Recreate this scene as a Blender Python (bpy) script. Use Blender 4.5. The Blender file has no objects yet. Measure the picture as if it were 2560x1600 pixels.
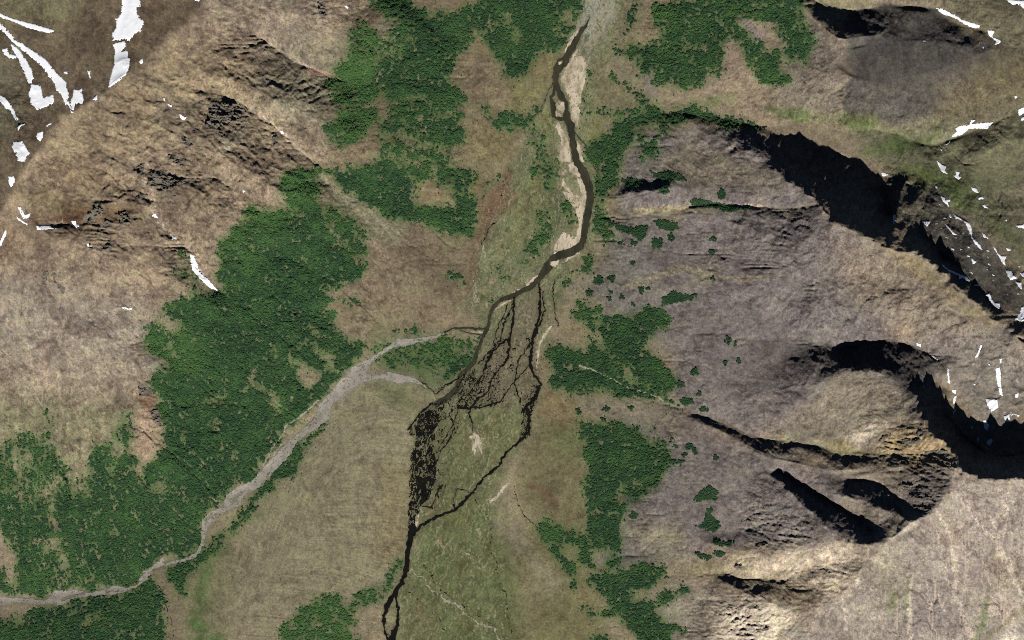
import bpy, math, random
import numpy as np
from mathutils import Vector

# ---------------------------------------------------------------- camera, sky, sun, exposure
scene = bpy.context.scene
col = scene.collection
SUN_AZ, SUN_EL = 172.0, 38.0          # clockwise from north, above the horizon (degrees)

cam_data = bpy.data.cameras.new("survey_camera")
cam_data.type = 'ORTHO'
cam_data.ortho_scale = 2419 * 4.0
cam_data.clip_start = 10.0
cam_data.clip_end = 60000.0
cam = bpy.data.objects.new("survey_camera", cam_data)
cam.location = (0, 0, 9000)
col.objects.link(cam)
scene.camera = cam

world = bpy.data.worlds.new("World")
scene.world = world
world.use_nodes = True
wn = world.node_tree.nodes
sky = wn.new('ShaderNodeTexSky')
sky.sky_type = 'NISHITA'
sky.sun_disc = False
sky.sun_elevation = math.radians(SUN_EL)
sky.sun_rotation = math.radians(SUN_AZ)
sky.altitude = 8000
sky.air_density = 0.6
sky.dust_density = 0.2
bg = wn['Background']
bg.inputs['Strength'].default_value = 0.05
world.node_tree.links.new(sky.outputs[0], bg.inputs['Color'])

sun_data = bpy.data.lights.new("sun", 'SUN')
sun_data.energy = 5.0
sun_data.angle = math.radians(0.5)
sun_data.color = (1.0, 0.98, 0.945)
sun = bpy.data.objects.new("sun", sun_data)
_a, _e = math.radians(SUN_AZ), math.radians(SUN_EL)
sun.rotation_euler = Vector((math.sin(_a) * math.cos(_e), math.cos(_a) * math.cos(_e), math.sin(_e))).to_track_quat('Z', 'Y').to_euler()
sun.location = (0, -3000, 8000)
col.objects.link(sun)

vs = scene.view_settings
vs.view_transform = 'Standard'
vs.look = 'None'
vs.exposure = 0.3
vs.gamma = 1.0
vs.use_curve_mapping = False
scene.cycles.max_bounces = 3
scene.cycles.diffuse_bounces = 0
scene.cycles.use_denoising = False
scene.cycles.filter_width = 1.0

# ---------------------------------------------------------------- map helpers
# Map units: the plan is drafted on a 2419 x 1512 sheet, 4 m to the unit, y down.
SU = 4.0
XC, YC = 1209.5, 756.0
F32 = np.float32


def perlin(x, y, seed):
    r = np.random.RandomState(seed)
    N = 256
    p = r.permutation(N)
    ang = r.rand(N) * 2 * np.pi
    gx, gy = np.cos(ang).astype(F32), np.sin(ang).astype(F32)
    xf, yf = np.floor(x), np.floor(y)
    xi, yi = xf.astype(np.int32), yf.astype(np.int32)
    fx, fy = (x - xf).astype(F32), (y - yf).astype(F32)
    u = fx * fx * fx * (fx * (fx * 6 - 15) + 10)
    v = fy * fy * fy * (fy * (fy * 6 - 15) + 10)
    x0, x1 = xi & 255, (xi + 1) & 255
    y0, y1 = yi & 255, (yi + 1) & 255
    p0, p1 = p[x0], p[x1]

    def g(pp, yy, dx, dy):
        h = p[(pp + yy) & 255]
        return gx[h] * dx + gy[h] * dy
    a = g(p0, y0, fx, fy)
    b = g(p1, y0, fx - 1, fy)
    c = g(p0, y1, fx, fy - 1)
    d = g(p1, y1, fx - 1, fy - 1)
    a = a + u * (b - a)
    c = c + u * (d - c)
    return (a + v * (c - a)) * F32(1.5)


def fbm(x, y, scale, octv, seed, gain=0.5, lac=2.03):
    s, amp, f = 0, 1.0, 1.0 / scale
    for i in range(octv):
        s = s + amp * perlin(x * f + 17.3 * i, y * f - 9.1 * i, seed + i)
        amp *= gain
        f *= lac
    return s


def ridged(x, y, scale, octv, seed, gain=0.5):
    s, amp, f, tot = 0, 1.0, 1.0 / scale, 0
    for i in range(octv):
        s = s + amp * (1 - 2.2 * np.abs(perlin(x * f + 5.7 * i, y * f + 3.3 * i, seed + i)))
        tot += amp
        amp *= gain
        f *= 2.1
    return s / tot


def box1(a, r, ax):
    if r < 1:
        return a
    pad = [(0, 0), (0, 0)]
    pad[ax] = (r + 1, r)
    c = np.cumsum(np.pad(a, pad, mode='edge').astype(np.float64), axis=ax)
    n = a.shape[ax]
    if ax == 0:
        return ((c[2 * r + 1:2 * r + 1 + n] - c[:n]) / (2 * r + 1)).astype(F32)
    return ((c[:, 2 * r + 1:2 * r + 1 + n] - c[:, :n]) / (2 * r + 1)).astype(F32)


def blur(a, r):
    r = int(round(r))
    if r < 1:
        return a
    for _ in range(2):
        a = box1(box1(a, r, 0), r, 1)
    return a


def sstep(a, b, x):
    t = np.clip((x - a) / (b - a), 0, 1)
    return t * t * (3 - 2 * t)


# main grid (map units), 2 units apart
G0X, G1X, G0Y, G1Y, GD = -64, 2484, -64, 1576, 2.0
NX = int((G1X - G0X) / GD) + 1
NY = int((G1Y - G0Y) / GD) + 1
gxs = (G0X + GD * np.arange(NX)).astype(F32)
gys = (G0Y + GD * np.arange(NY)).astype(F32)
GX, GY = np.meshgrid(gxs, gys)


def P(col, row, *pts):
    """points read off one sheet tile (4x enlarged) -> map units"""
    return [(col * 604.75 + pts[i] / 4.0, row * 378.0 + pts[i + 1] / 4.0) for i in range(0, len(pts), 2)]


def poly_mask(poly, X, Y):
    """even-odd test of arrays X, Y against a polygon"""
    m = np.zeros(X.shape, bool)
    n = len(poly)
    for i in range(n):
        x0, y0 = poly[i]
        x1, y1 = poly[(i + 1) % n]
        if y0 == y1:
            continue
        c = (Y > min(y0, y1)) & (Y <= max(y0, y1))
        xi = x0 + (Y - y0) * ((x1 - x0) / (y1 - y0))
        m ^= c & (X < xi)
    return m


def line_dist(pts, X, Y):
    """distance to a polyline of (x, y, w) and the width there"""
    D = np.full(X.shape, 1e9, F32)
    W = np.zeros(X.shape, F32)
    for (a, b) in zip(pts[:-1], pts[1:]):
        ax, ay, aw = a
        bx, by, bw = b
        dx, dy = bx - ax, by - ay
        L = dx * dx + dy * dy + 1e-9
        t = np.clip(((X - ax) * dx + (Y - ay) * dy) / L, 0, 1)
        d = np.hypot(X - ax - t * dx, Y - ay - t * dy)
        w = aw + t * (bw - aw)
        k = d - w < D - W
        D = np.where(k, d, D)
        W = np.where(k, w, W)
    return D, W


def sub(x0, y0, x1, y1):
    i0 = max(0, int((x0 - G0X) / GD)); i1 = min(NX, int((x1 - G0X) / GD) + 2)
    j0 = max(0, int((y0 - G0Y) / GD)); j1 = min(NY, int((y1 - G0Y) / GD) + 2)
    return slice(j0, max(j0 + 1, j1)), slice(i0, max(i0 + 1, i1))


def bbox(pts, m):
    xs = [p[0] for p in pts]; ys = [p[1] for p in pts]
    return sub(min(xs) - m, min(ys) - m, max(xs) + m, max(ys) + m)


# ---------------------------------------------------------------- relief
CTRL = []


def ctl(s, jag=0):
    """'x,y,h x,y,h ...' a height line; jag roughens it into teeth (metres)"""
    L = [tuple(float(v) for v in q.split(',')) for q in s.split()]
    if jag:
        r = random.Random(len(CTRL))
        out = [L[0]]
        for a, b in zip(L[:-1], L[1:]):
            n = max(1, int(math.hypot(a[0] - b[0], a[1] - b[1]) / 9))
            for k in range(1, n + 1):
                t = k / n
                e = 1 if k < n else .4
                out.append((a[0] + t * (b[0] - a[0]) + e * r.uniform(-5, 5), a[1] + t * (b[1] - a[1]) + e * r.uniform(-5, 5), a[2] + t * (b[2] - a[2]) + e * r.uniform(-1, 1) * jag))
        L = out
    CTRL.append(L)


# main river and the edges of its flood plain
ctl("1410,-64,64 1400,0,60 1370,90,56 1320,160,52 1310,250,46 1345,330,42 1375,430,37 1385,520,33 1370,580,30 1300,630,27 1190,700,22 1150,760,20 1130,850,17 1060,930,13 985,1000,10 985,1150,6 975,1230,4 960,1330,2 935,1420,1 920,1511,0 918,1576,0")
ctl("1495,-64,66 1490,0,62 1440,130,56 1400,240,48 1395,330,44 1410,420,40 1405,560,33 1340,660,30 1300,760,26 1278,900,22 1265,960,20 1225,1120,18 1180,1280,22 1230,1511,30 1240,1576,32")
ctl("1290,230,50 1240,330,48 1180,430,44 1125,520,42 1105,640,36 1100,740,28 1050,780,24")
# gravel tributary
ctl("1060,785,24 940,815,36 830,880,50 770,970,62 700,1040,74 630,1110,86 530,1190,100 480,1240,108 465,1300,114 380,1330,124 330,1370,132 240,1390,142 120,1405,156 0,1420,170 -64,1430,178")
# south-west fan
ctl("640,1400,122 560,1480,140 500,1576,155")
ctl("640,1400,122 740,1240,96 850,1050,58 930,930,30")
ctl("640,1400,122 800,1340,78 940,1290,22")
ctl("640,1400,122 760,1480,86 900,1500,20")
ctl("380,1360,146 400,1511,160 400,1576,165")
# west forest slope and the broad grassy slope
ctl("-64,810,840 0,800,820 150,820,740 300,850,640 350,860,600", 6)
ctl("-64,1000,660 0,1000,650 150,1050,540 300,1010,500 380,980,440 450,960,360 560,960,240 660,960,150", 6)
ctl("-64,1200,380 0,1200,360 200,1200,290 350,1150,260 470,1120,190")
ctl("-64,1350,235 0,1350,225 200,1330,185 340,1310,165")
ctl("-64,1500,215 0,1511,220 200,1500,200 330,1460,170")
ctl("420,800,520 520,860,360 640,860,240 760,850,130 820,840,80")
ctl("500,720,560 600,740,400 700,790,250 790,760,150")
ctl("560,560,640 640,600,480 740,640,300 830,700,180 880,740,110")
ctl("1000,760,42 900,770,70 860,720,130")
# north-west crest and the basin behind it
ctl("-64,560,1040 0,500,1050 40,430,1070 75,375,1090 110,310,1070 170,265,1060 240,225,1050 262,200,1040 330,150,1000 400,90,985 470,20,970 530,-64,960")
ctl("-64,-10,860 0,60,900 60,140,955 130,210,1010 168,262,1056")
ctl("310,-64,885 300,0,905 285,60,930 275,130,970 262,200,1038")
ctl("180,-64,925 190,20,945 205,110,985 220,190,1025 236,224,1047")
ctl("-64,180,900 0,225,930 30,270,970 42,330,1010 50,380,1062")
ctl("40,160,965 90,230,1010 110,306,1064")
ctl("420,-64,935 390,0,945 360,60,960 340,140,993")
# gullies down the sunny side
ctl("560,60,850 600,75,745 637,105,650 702,150,545 760,172,470 820,185,410 892,207,370 955,197,320 1050,215,235 1130,260,160 1220,290,80")
ctl("500,205,850 540,230,750 605,265,655 665,312,560 705,355,490 745,380,430 780,413,410 830,425,350 867,428,310 905,443,270 1000,500,170 1090,530,80")
ctl("380,380,930 425,393,860 500,410,765 572,450,675 600,465,640 630,490,590 680,498,520 730,513,450 760,540,400")
ctl("320,480,920 365,508,815 410,563,705 450,598,635 460,628,600 515,688,505 560,716,460")
ctl("330,492,880 280,500,890 240,515,880 190,530,885 120,530,930")
ctl("240,480,975 300,476,950 345,488,900")
ctl("210,385,960 260,410,935 300,440,900 350,470,880")
ctl("160,330,1040 220,350,1010 290,400,975 350,430,940")
# spurs between them
ctl("330,150,1000 430,160,955 560,195,850 650,235,740 760,290,570 850,320,430 930,340,330")
ctl("262,205,1040 330,270,990 450,320,930 560,385,815 640,440,690 690,460,580")
ctl("110,310,1070 200,360,1010 300,420,960 370,450,920 450,470,830 530,520,720 600,530,610")
ctl("0,500,1050 60,510,1010 120,560,985 230,590,920 330,640,820 420,660,740 450,700,640")
ctl("450,100,960 550,60,890 640,30,800 760,30,640 880,60,440 960,60,330")
ctl("760,130,590 820,130,500 900,120,400")
ctl("900,-64,330 1000,60,230 1100,100,160 1200,150,95 1290,120,62")
ctl("740,400,440 860,520,250 960,620,140 1030,690,75 1090,740,40")
ctl("1100,330,140 1150,380,80 1170,420,52")
# bluff in the western forest
ctl("318,900,590 322,950,540 325,1000,495 328,1060,430")
ctl("352,900,540 362,950,480 372,1000,420 385,1050,350")
# north-east hills
ctl("1480,120,75 1530,110,110 1600,90,180 1700,60,280 1800,30,390 1880,-10,480 1900,-64,520")
ctl("1560,200,130 1640,190,200 1700,210,230")
ctl("1740,120,310 1760,180,290 1770,235,250")
ctl("1405,300,46 1500,278,85 1590,268,130 1650,272,160 1720,284,200 1790,297,235 1825,300,250 1880,285,275 1950,285,300 2000,300,315 2060,305,330 2110,315,345 2200,345,380 2300,310,430 2345,290,470 2420,262,560 2484,240,640")
ctl("1880,110,400 1950,140,500 2010,180,558 2100,190,572 2200,170,580 2290,140,588 2345,115,592")
ctl("2010,112,540 2100,100,535 2200,95,545 2290,104,570")
ctl("1870,180,370 1950,220,455 2060,245,515 2200,255,535")
ctl("1890,-30,410 1920,-4,395 1945,20,395 1965,26,395 2000,26,400 2100,12,420 2212,20,430 2270,55,470 2330,75,520 2355,105,575 2419,130,640 2484,140,680")
ctl("1870,-10,490 1900,15,500 1930,45,545 1955,72,600 1978,92,640 2000,94,640 2030,84,580 2080,80,555", 8)
ctl("2100,-64,520 2250,-40,560 2330,20,600 2419,30,700 2484,20,760")
ctl("2380,200,590 2419,190,640")
# long ridge: crest, then the foot of its shaded wall
ctl("1500,325,110 1600,330,190 1700,340,275 1780,362,385 1830,398,520 1880,440,650 1930,475,770 1965,522,850 2010,545,890 2050,560,915 2090,584,910 2120,590,880 2160,592,890 2200,618,910 2240,655,920 2300,712,930 2360,765,940 2400,790,950 2484,850,980", 42)
ctl("1838,322,256 1900,346,285 1950,360,305 2000,372,325 2040,395,345 2080,425,370 2096,470,392 2102,510,430")
ctl("2112,586,885 2115,540,765 2119,500,655 2127,460,575 2138,432,515 2156,412,440")
ctl("2135,505,620 2147,505,630 2162,528,665 2177,550,685 2194,570,702 2214,590,715 2229,614,725 2259,625,745 2277,645,760 2294,663,772 2340,715,815 2400,745,855 2484,790,880")
ctl("2100,420,375 2160,440,500 2230,450,535 2300,480,585 2360,560,670 2419,640,740 2484,690,790")
ctl("2180,500,605 2240,560,690 2300,610,735 2360,690,800")
ctl("2300,380,500 2380,330,560 2440,330,620")
ctl("2340,420,530 2419,470,600 2484,480,660")
# flank between the ridge and the main river
ctl("1420,500,55 1480,490,105 1600,488,200 1700,478,285 1800,490,385 1880,492,500 1935,485,690", 6)
ctl("1465,462,140 1520,455,200 1580,445,260 1700,450,330 1800,462,430 1880,466,560", 5)
ctl("1468,440,100 1530,435,140 1580,428,200")
ctl("1650,505,270 1750,530,390 1850,560,520 1950,580,680")
ctl("1400,640,45 1500,690,140 1700,660,320 1900,655,540 2050,650,720 2200,720,850 2300,770,920", 7)
ctl("1450,580,80 1600,590,210 1750,600,360", 6)
ctl("1350,780,40 1440,780,95 1580,800,200 1700,795,290 1800,802,350 1914,806,415 1989,824,455 2051,815,490 2101,800,520 2140,812,565 2190,833,640 2222,857,720 2235,885,790", 6)
ctl("1600,900,240 1750,930,350 1850,985,450 1900,935,530 1950,892,600 1989,872,650 2064,882,715 2094,893,750 2139,922,800 2162,932,840", 5)
ctl("2000,760,560 2100,750,660 2200,790,770 2290,800,850")
ctl("1900,740,500 2000,720,620")
# ravine and the tan dome above it
ctl("1290,910,24 1370,865,55 1450,900,105 1560,950,180 1640,980,240 1700,1003,285 1760,1027,330 1814,1042,375 1860,1050,410 1939,1056,460 2001,1078,510 2090,1081,600 2140,1078,690 2190,1075,860 2240,1072,1100", 4)
ctl("1640,994,265 1700,1016,335 1760,1050,415 1830,1082,490 1900,1098,540 1960,1112,570 2050,1112,608 2130,1112,690")
ctl("1960,960,580 2050,980,640 2130,1000,740 2177,1000,960")
ctl("1860,1000,440 1950,1010,520 2050,1030,590 2130,1045,680")
# amphitheatre in the east
ctl("2162,932,850 2177,981,990 2185,1005,1070 2199,1021,1130 2237,1048,1190 2252,1071,1210 2254,1090,1210 2245,1106,1200 2262,1113,1200 2289,1121,1215 2314,1134,1215 2419,1131,1235 2484,1128,1240", 70)
ctl("2169,903,715 2190,910,760 2212,888,715 2227,913,725 2269,937,730 2284,984,750 2317,1001,765 2334,986,765 2359,1036,800 2372,994,780 2394,969,765 2397,929,750 2419,896,750 2484,890,760")
ctl("2230,980,740 2270,1030,740 2320,1070,760 2380,1080,770 2484,1060,780")
ctl("2330,830,830 2300,880,760 2330,930,740")
# bright south-east slope, its crest, and the shaded spurs behind the crest
ctl("2254,1090,1205 2247,1141,1150 2229,1179,1080 2209,1201,1020 2184,1221,970 2156,1234,940 2101,1271,910 2077,1294,880 2014,1379,790 1959,1424,690 1907,1459,600 1850,1520,480 1800,1576,400", 12)
ctl("2484,1300,760 2350,1320,720 2250,1330,720")
ctl("2100,1576,420 2250,1560,420 2484,1500,440")
ctl("1780,1108,440 1839,1134,530 1889,1184,610 1939,1234,690 1977,1276,755 2027,1285,810 2077,1294,880", 12)
ctl("1840,1112,430 1889,1145,440 1951,1177,480 1990,1198,530 2014,1214,570 2054,1252,690 2095,1268,880")
ctl("1930,1146,540 1984,1169,655 2059,1192,765 2101,1210,830 2156,1234,945", 10)
ctl("2000,1150,570 2044,1134,565 2084,1144,610 2109,1164,680 2139,1192,780 2182,1220,950")
ctl("2140,1120,760 2180,1140,880 2230,1150,1080")
ctl("2100,1105,680 2170,1100,800 2240,1098,1150")
ctl("2100,1150,680 2150,1175,820 2200,1190,980")
ctl("1465,1160,120 1500,1230,160 1570,1190,240 1700,1170,350 1800,1130,460")
ctl("1460,1260,105 1480,1310,110 1560,1290,200 1680,1260,320 1800,1240,440 1900,1240,590", 6)
ctl("1400,1330,80 1500,1345,135 1572,1340,190 1622,1340,225 1660,1354,260 1697,1365,290 1760,1370,350 1814,1368,410 1864,1367,480 1950,1340,640 2010,1322,760", 6)
ctl("1700,1290,370 1800,1310,470 1900,1290,610 1977,1280,750")
ctl("1690,1363,290 1735,1388,390 1760,1403,430 1792,1415,470 1814,1425,500 1852,1438,550 1895,1446,595", 8)
ctl("1560,1400,170 1650,1420,260 1740,1440,370 1850,1480,500")
ctl("1500,1480,130 1600,1511,200 1700,1530,310")
ctl("1350,1000,60 1440,1050,110 1560,1040,210 1640,1030,290")
ctl("1340,1150,60 1400,1200,75 1440,1180,100")
ctl("1330,1400,48 1400,1511,75 1400,1576,80")


LUMPY = [[(2230, 860), (2300, 800), (2500, 840), (2500, 960), (2400, 960), (2360, 1010), (2270, 930)], [(1900, 700), (2080, 640), (2250, 720), (2330, 790), (2200, 790), (2060, 790), (1900, 780)],
         [(330, 300), (470, 250), (600, 330), (640, 440), (540, 520), (400, 480), (250, 500), (220, 420)], [(1700, 480), (1900, 500), (1960, 570), (1850, 620), (1720, 560)]]
ROCKY = [[(480, 245), (540, 235), (590, 262), (570, 310), (500, 320), (470, 290)], [(190, 500), (250, 480), (340, 500), (330, 545), (250, 560), (190, 540)],
         [(330, 390), (360, 385), (460, 420), (440, 450), (370, 455), (320, 440)], [(410, 330), (460, 340), (480, 380), (440, 400), (400, 370)], [(190, 560), (280, 560), (290, 600), (220, 610)],
         [(2080, 1010), (2180, 1000), (2250, 1060), (2250, 1120), (2180, 1115), (2060, 1070)], [(2150, 1130), (2245, 1120), (2215, 1195), (2185, 1205)],
         [(1790, 1190), (1900, 1220), (1940, 1270), (1860, 1300), (1760, 1260)], [(1700, 1420), (1800, 1430), (1880, 1470), (1800, 1560), (1680, 1540)], [(330, 880), (362, 880), (385, 1040), (360, 1050)],
         [(730, -20), (780, -10), (780, 60), (730, 60)]]


def solve_relief():
    lv = [(16.0, 900), (8.0, 420), (4.0, 160), (2.0, 40)]
    h = None
    for d, its in lv:
        nx = int((G1X - G0X) / d) + 1
        ny = int((G1Y - G0Y) / d) + 1
        s = np.zeros((ny, nx)); c = np.zeros((ny, nx))
        for L in CTRL:
            for (a, b) in zip(L[:-1], L[1:]):
                n = int(max(abs(a[0] - b[0]), abs(a[1] - b[1])) / d * 2) + 2
                t = np.linspace(0, 1, n)
                xs = a[0] + t * (b[0] - a[0]); ys = a[1] + t * (b[1] - a[1]); hs = a[2] + t * (b[2] - a[2])
                i = np.round((xs - G0X) / d).astype(int); j = np.round((ys - G0Y) / d).astype(int)
                k = (i >= 0) & (i < nx) & (j >= 0) & (j < ny)
                np.add.at(s, (j[k], i[k]), hs[k]); np.add.at(c, (j[k], i[k]), 1)
        fix = c > 0
        val = np.where(fix, s / np.maximum(c, 1), 0).astype(F32)
        if h is None:
            h = np.full((ny, nx), 300, F32)
        else:
            h = upsample(h, ny, nx)
        h = np.where(fix, val, h).astype(F32)
        for _ in range(its):
            p = np.pad(h, 1, mode='edge')
            q = (p[:-2, 1:-1] + p[2:, 1:-1] + p[1:-1, :-2] + p[1:-1, 2:]) * F32(0.25)
            h = np.where(fix, val, q)
    return h


def upsample(h, ny, nx):
    yy = np.linspace(0, h.shape[0] - 1, ny); xx = np.linspace(0, h.shape[1] - 1, nx)
    j = np.minimum(yy.astype(int), h.shape[0] - 2); i = np.minimum(xx.astype(int), h.shape[1] - 2)
    fy = (yy - j)[:, None].astype(F32); fx = (xx - i)[None].astype(F32)
    a = h[j][:, i]; b = h[j][:, i + 1]; c = h[j + 1][:, i]; d = h[j + 1][:, i + 1]
    return ((a * (1 - fx) + b * fx) * (1 - fy) + (c * (1 - fx) + d * fx) * fy).astype(F32)


def grad(h):
    gy, gx = np.gradient(h, GD * SU)
    return gx.astype(F32), gy.astype(F32)


def gullies(dx, dy, cell, seed, squash=0.55):
    """stripes that run down the slope: returns cos- and sin-like fields in -1..1"""
    r = np.random.RandomState(seed)
    N = 64
    ox = r.rand(N, N).astype(F32); oy = r.rand(N, N).astype(F32)
    u = GX / cell; v = GY / cell
    iu = np.floor(u); iv = np.floor(v)
    co = np.zeros_like(GX); si = np.zeros_like(GX); wt = np.zeros_like(GX)
    for a in (-1, 0, 1):
        for b in (-1, 0, 1):
            ci = (iu + a).astype(np.int32) % N; cj = (iv + b).astype(np.int32) % N
            px = u - (iu + a + ox[cj, ci]); py = v - (iv + b + oy[cj, ci])
            w = np.exp(-(px * px + py * py) * 2.2)
            ph = (-px * dy + py * dx) * F32(2 * np.pi / squash)
            co += w * np.cos(ph); si += w * np.sin(ph); wt += w
    return co / wt, si / wt


def drainage(h, iters):
    """cells draining through each cell within `iters` steps (steepest of eight neighbours)"""
    ny, nx = h.shape
    p = np.pad(h, 1, mode='edge')
    best = np.zeros_like(h)
    idx = np.arange(ny * nx).reshape(ny, nx)
    pi = np.pad(idx, 1, mode='edge')
    rec = idx.copy()
    for dy in (-1, 0, 1):
        for dx in (-1, 0, 1):
            if dx == 0 and dy == 0:
                continue
            d = (h - p[1 + dy:1 + dy + ny, 1 + dx:1 + dx + nx]) / (1.0 if dx == 0 or dy == 0 else 1.414)
            k = d > best
            best = np.where(k, d, best)
            rec = np.where(k, pi[1 + dy:1 + dy + ny, 1 + dx:1 + dx + nx], rec)
    r = rec.ravel()
    move = (r != idx.ravel()).astype(np.float64)
    acc = np.ones(ny * nx)
    for _ in range(iters):
        acc = 1 + np.bincount(r, weights=acc * move, minlength=ny * nx)
    return acc.reshape(ny, nx).astype(F32)


def build_relief():
    h = solve_relief()
    sm = blur(h, 3)
    gx, gy = grad(sm)
    sl = np.hypot(gx, gy)
    h = h * 0.74 + sm * 0.26
    hilly = sstep(0.06, 0.4, sl)
    h = h + fbm(GX, GY, 130, 3, 11) * 34 * hilly
    lo = blur(h, 7)
    gx, gy = grad(lo)
    sl = np.hypot(gx, gy)
    amt = sstep(0.04, 0.55, sl)
    # lumpy benches and hollows
    h = h + ridged(GX + 20 * fbm(GX, GY, 60, 2, 12), GY + 20 * fbm(GX, GY, 60, 2, 14), 80, 4, 15, .5) * (24 * amt)
    # spurs running down the north-western mountainside
    q = [(230, 235), (470, 100), (640, 110), (770, 250), (720, 470), (570, 640), (430, 700), (150, 610), (80, 420)]
    s = bbox(q, 80)
    m = blur(poly_mask(q, GX[s], GY[s]).astype(F32), 16)
    X = GX[s] + 16 * fbm(GX[s], GY[s], 50, 3, 16); Y = GY[s] + 16 * fbm(GX[s], GY[s], 50, 3, 18)
    u, v = X * .82 + Y * .57, -X * .57 + Y * .82
    h[s] = h[s] + m * (ridged(u * .36, v, 40, 4, 19, .5) * 20 + ridged(X, Y, 30, 3, 20, .5) * 10)
    out = h
    field = np.zeros_like(h)
    vary = np.clip(0.45 + 0.9 * fbm(GX, GY, 170, 3, 35), 0.05, 1.2)
    # hard rock country: strong ribs
    rock = np.zeros_like(h)
    for q in ROCKY:
        s = bbox(q, 40)
        rock[s] = np.maximum(rock[s], poly_mask(q, GX[s], GY[s]))
    rock = blur(rock, 9)
    for cell, amp, sd in ((64, 6, 21), (33, 4.5, 22), (16, 2.4, 23), (8, 1.3, 24)):
        gx, gy = grad(blur(out, max(1, cell / 9)))
        g = np.hypot(gx, gy) + 1e-5
        an = np.arctan2(gy, gx) + .75 * fbm(GX, GY, cell * 1.6, 2, sd + 40)
        wob = 1 + .35 * fbm(GX, GY, cell * 2.5, 2, sd + 50)
        co, si = gullies(np.cos(an) * wob, np.sin(an) * wob, cell, sd)
        k = np.abs(co) * 1.6 - 0.55
        out = out + k * amp * amt * (vary + 1.0 * rock)
        field = field + k * amp / 16
    # run-off: a coarse net of ravines, then a fine net of rills
    c = out[::2, ::2]
    a = drainage(blur(c, 2) + 2.5 * fbm(GX[::2, ::2], GY[::2, ::2], 14, 3, 91), 90)
    ln = upsample(blur(np.log(a), 1) * .5 + .5 * np.log(a), NY, NX)
    coarse = sstep(2.6, 6.0, ln)
    out = out - coarse * 27 * np.clip(amt, .0, .8) * (.35 + .9 * vary)
    a = drainage(blur(out, 1) + 1.5 * fbm(GX, GY, 8, 2, 93), 70)
    finer = sstep(1.9, 4.6, np.log(a))
    out = out - (.5 * finer + .5 * blur(finer, 1)) * 4.5 * np.clip(amt, .02, .8)
    field = np.clip(1.25 * coarse + .3 * finer, 0, 1.6)
    n = ridged(GX, GY, 26, 4, 51)
    out = out + n * (0.25 + 5 * amt)
    out = out + fbm(GX, GY, 9, 3, 61, .6) * (0.15 + 3.2 * amt)
    lump = np.zeros_like(h)
    for q in LUMPY:
        s = bbox(q, 60)
        lump[s] = np.maximum(lump[s], poly_mask(q, GX[s], GY[s]))
    out = out + blur(lump, 14) * ridged(GX + 16 * fbm(GX, GY, 40, 2, 72), GY * 1.25 + 16 * fbm(GX, GY, 40, 2, 76), 48, 4, 78, .5) * 22
    # crags: broken steps
    cr = ridged(GX * .5 + 9 * fbm(GX, GY, 14, 2, 63), (GY - .12 * GX) * 1.6 + 5 * fbm(GX, GY, 20, 2, 67), 22, 3, 65, .6)
    out = out + rock * np.clip(cr, -.2, 1) * 20
    return out.astype(F32), sl, field.astype(F32)


RELIEF_DONE = True
# ---------------------------------------------------------------- land cover
def lin(r, g, b):
    c = np.array([r, g, b], float) / 255
    c = np.where(c <= 0.04045, c / 12.92, ((c + 0.055) / 1.055) ** 2.4)
    return c * COVER_GAIN


COVER_GAIN = 0.93

PAINT = []


def paint(rgb, soft, op, pts):
    g = sum(rgb) / 3.0
    w = 1.0 if rgb[0] > rgb[1] else .4          # warm grounds lean pink-grey
    rgb = (g + (rgb[0] - g) * .90 - 1 * w, g + (rgb[1] - g) * .90 + 2 * w, g + (rgb[2] - g) * .86)
    PAINT.append((lin(*rgb), soft, op, pts))


def Q(*v):
    return [(v[i], v[i + 1]) for i in range(0, len(v), 2)]


# broad provinces
paint((104, 91, 72), 4, 1, Q(-90, -90, 545, -90, 470, 20, 400, 90, 330, 150, 262, 200, 170, 265, 110, 310, 75, 375, 0, 500, -90, 570))
paint((116, 112, 82), 26, .7, Q(-90, -90, 190, -90, 180, 50, 130, 90, 30, 60, -90, 40))
paint((96, 94, 74), 20, .6, Q(-90, 100, 40, 130, 60, 250, 20, 330, -90, 300))
paint((104, 88, 68), 20, .6, Q(330, -90, 545, -90, 470, 20, 340, 140, 280, 160))
paint((134, 119, 92), 24, .8, Q(262, 205, 400, 120, 560, 120, 660, 230, 600, 330, 500, 380, 380, 330, 240, 380, 120, 370, 100, 390, 80, 380, 170, 270))
paint((128, 117, 100), 30, .7, Q(480, -64, 760, -64, 760, 120, 700, 140, 600, 90, 500, 60))
paint((110, 98, 82), 20, .6, Q(360, 230, 470, 240, 560, 280, 590, 370, 450, 340, 380, 290))
paint((122, 116, 94), 30, .8, Q(640, 120, 900, 60, 860, 240, 780, 330, 660, 300, 600, 200))
paint((126, 104, 74), 24, .55, Q(90, 388, 200, 384, 262, 420, 300, 450, 210, 460, 110, 440))
paint((98, 88, 56), 16, .7, Q(40, 440, 140, 455, 230, 490, 180, 500, 80, 490))
paint((80, 56, 34), 10, .85, Q(60, 505, 130, 498, 250, 480, 330, 490, 300, 530, 170, 545, 70, 530))
paint((100, 88, 70), 30, .55, Q(300, 400, 480, 400, 560, 450, 520, 520, 420, 560, 250, 560, 180, 520, 320, 490))
paint((122, 102, 76), 26, .5, Q(0, 520, 60, 530, 60, 580, 0, 640, -64, 640, -64, 560))
paint((108, 96, 80), 30, .6, Q(60, 560, 240, 600, 200, 660, 60, 640))
paint((130, 121, 107), 40, .8, Q(-90, 640, 340, 700, 380, 800, 340, 900, 200, 900, -90, 880))
paint((138, 126, 106), 40, .7, Q(-90, 820, 330, 830, 330, 1000, 280, 1060, -90, 1060))
paint((106, 108, 76), 30, .75, Q(-90, 930, 320, 950, 330, 1130, 200, 1160, -90, 1150))
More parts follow.
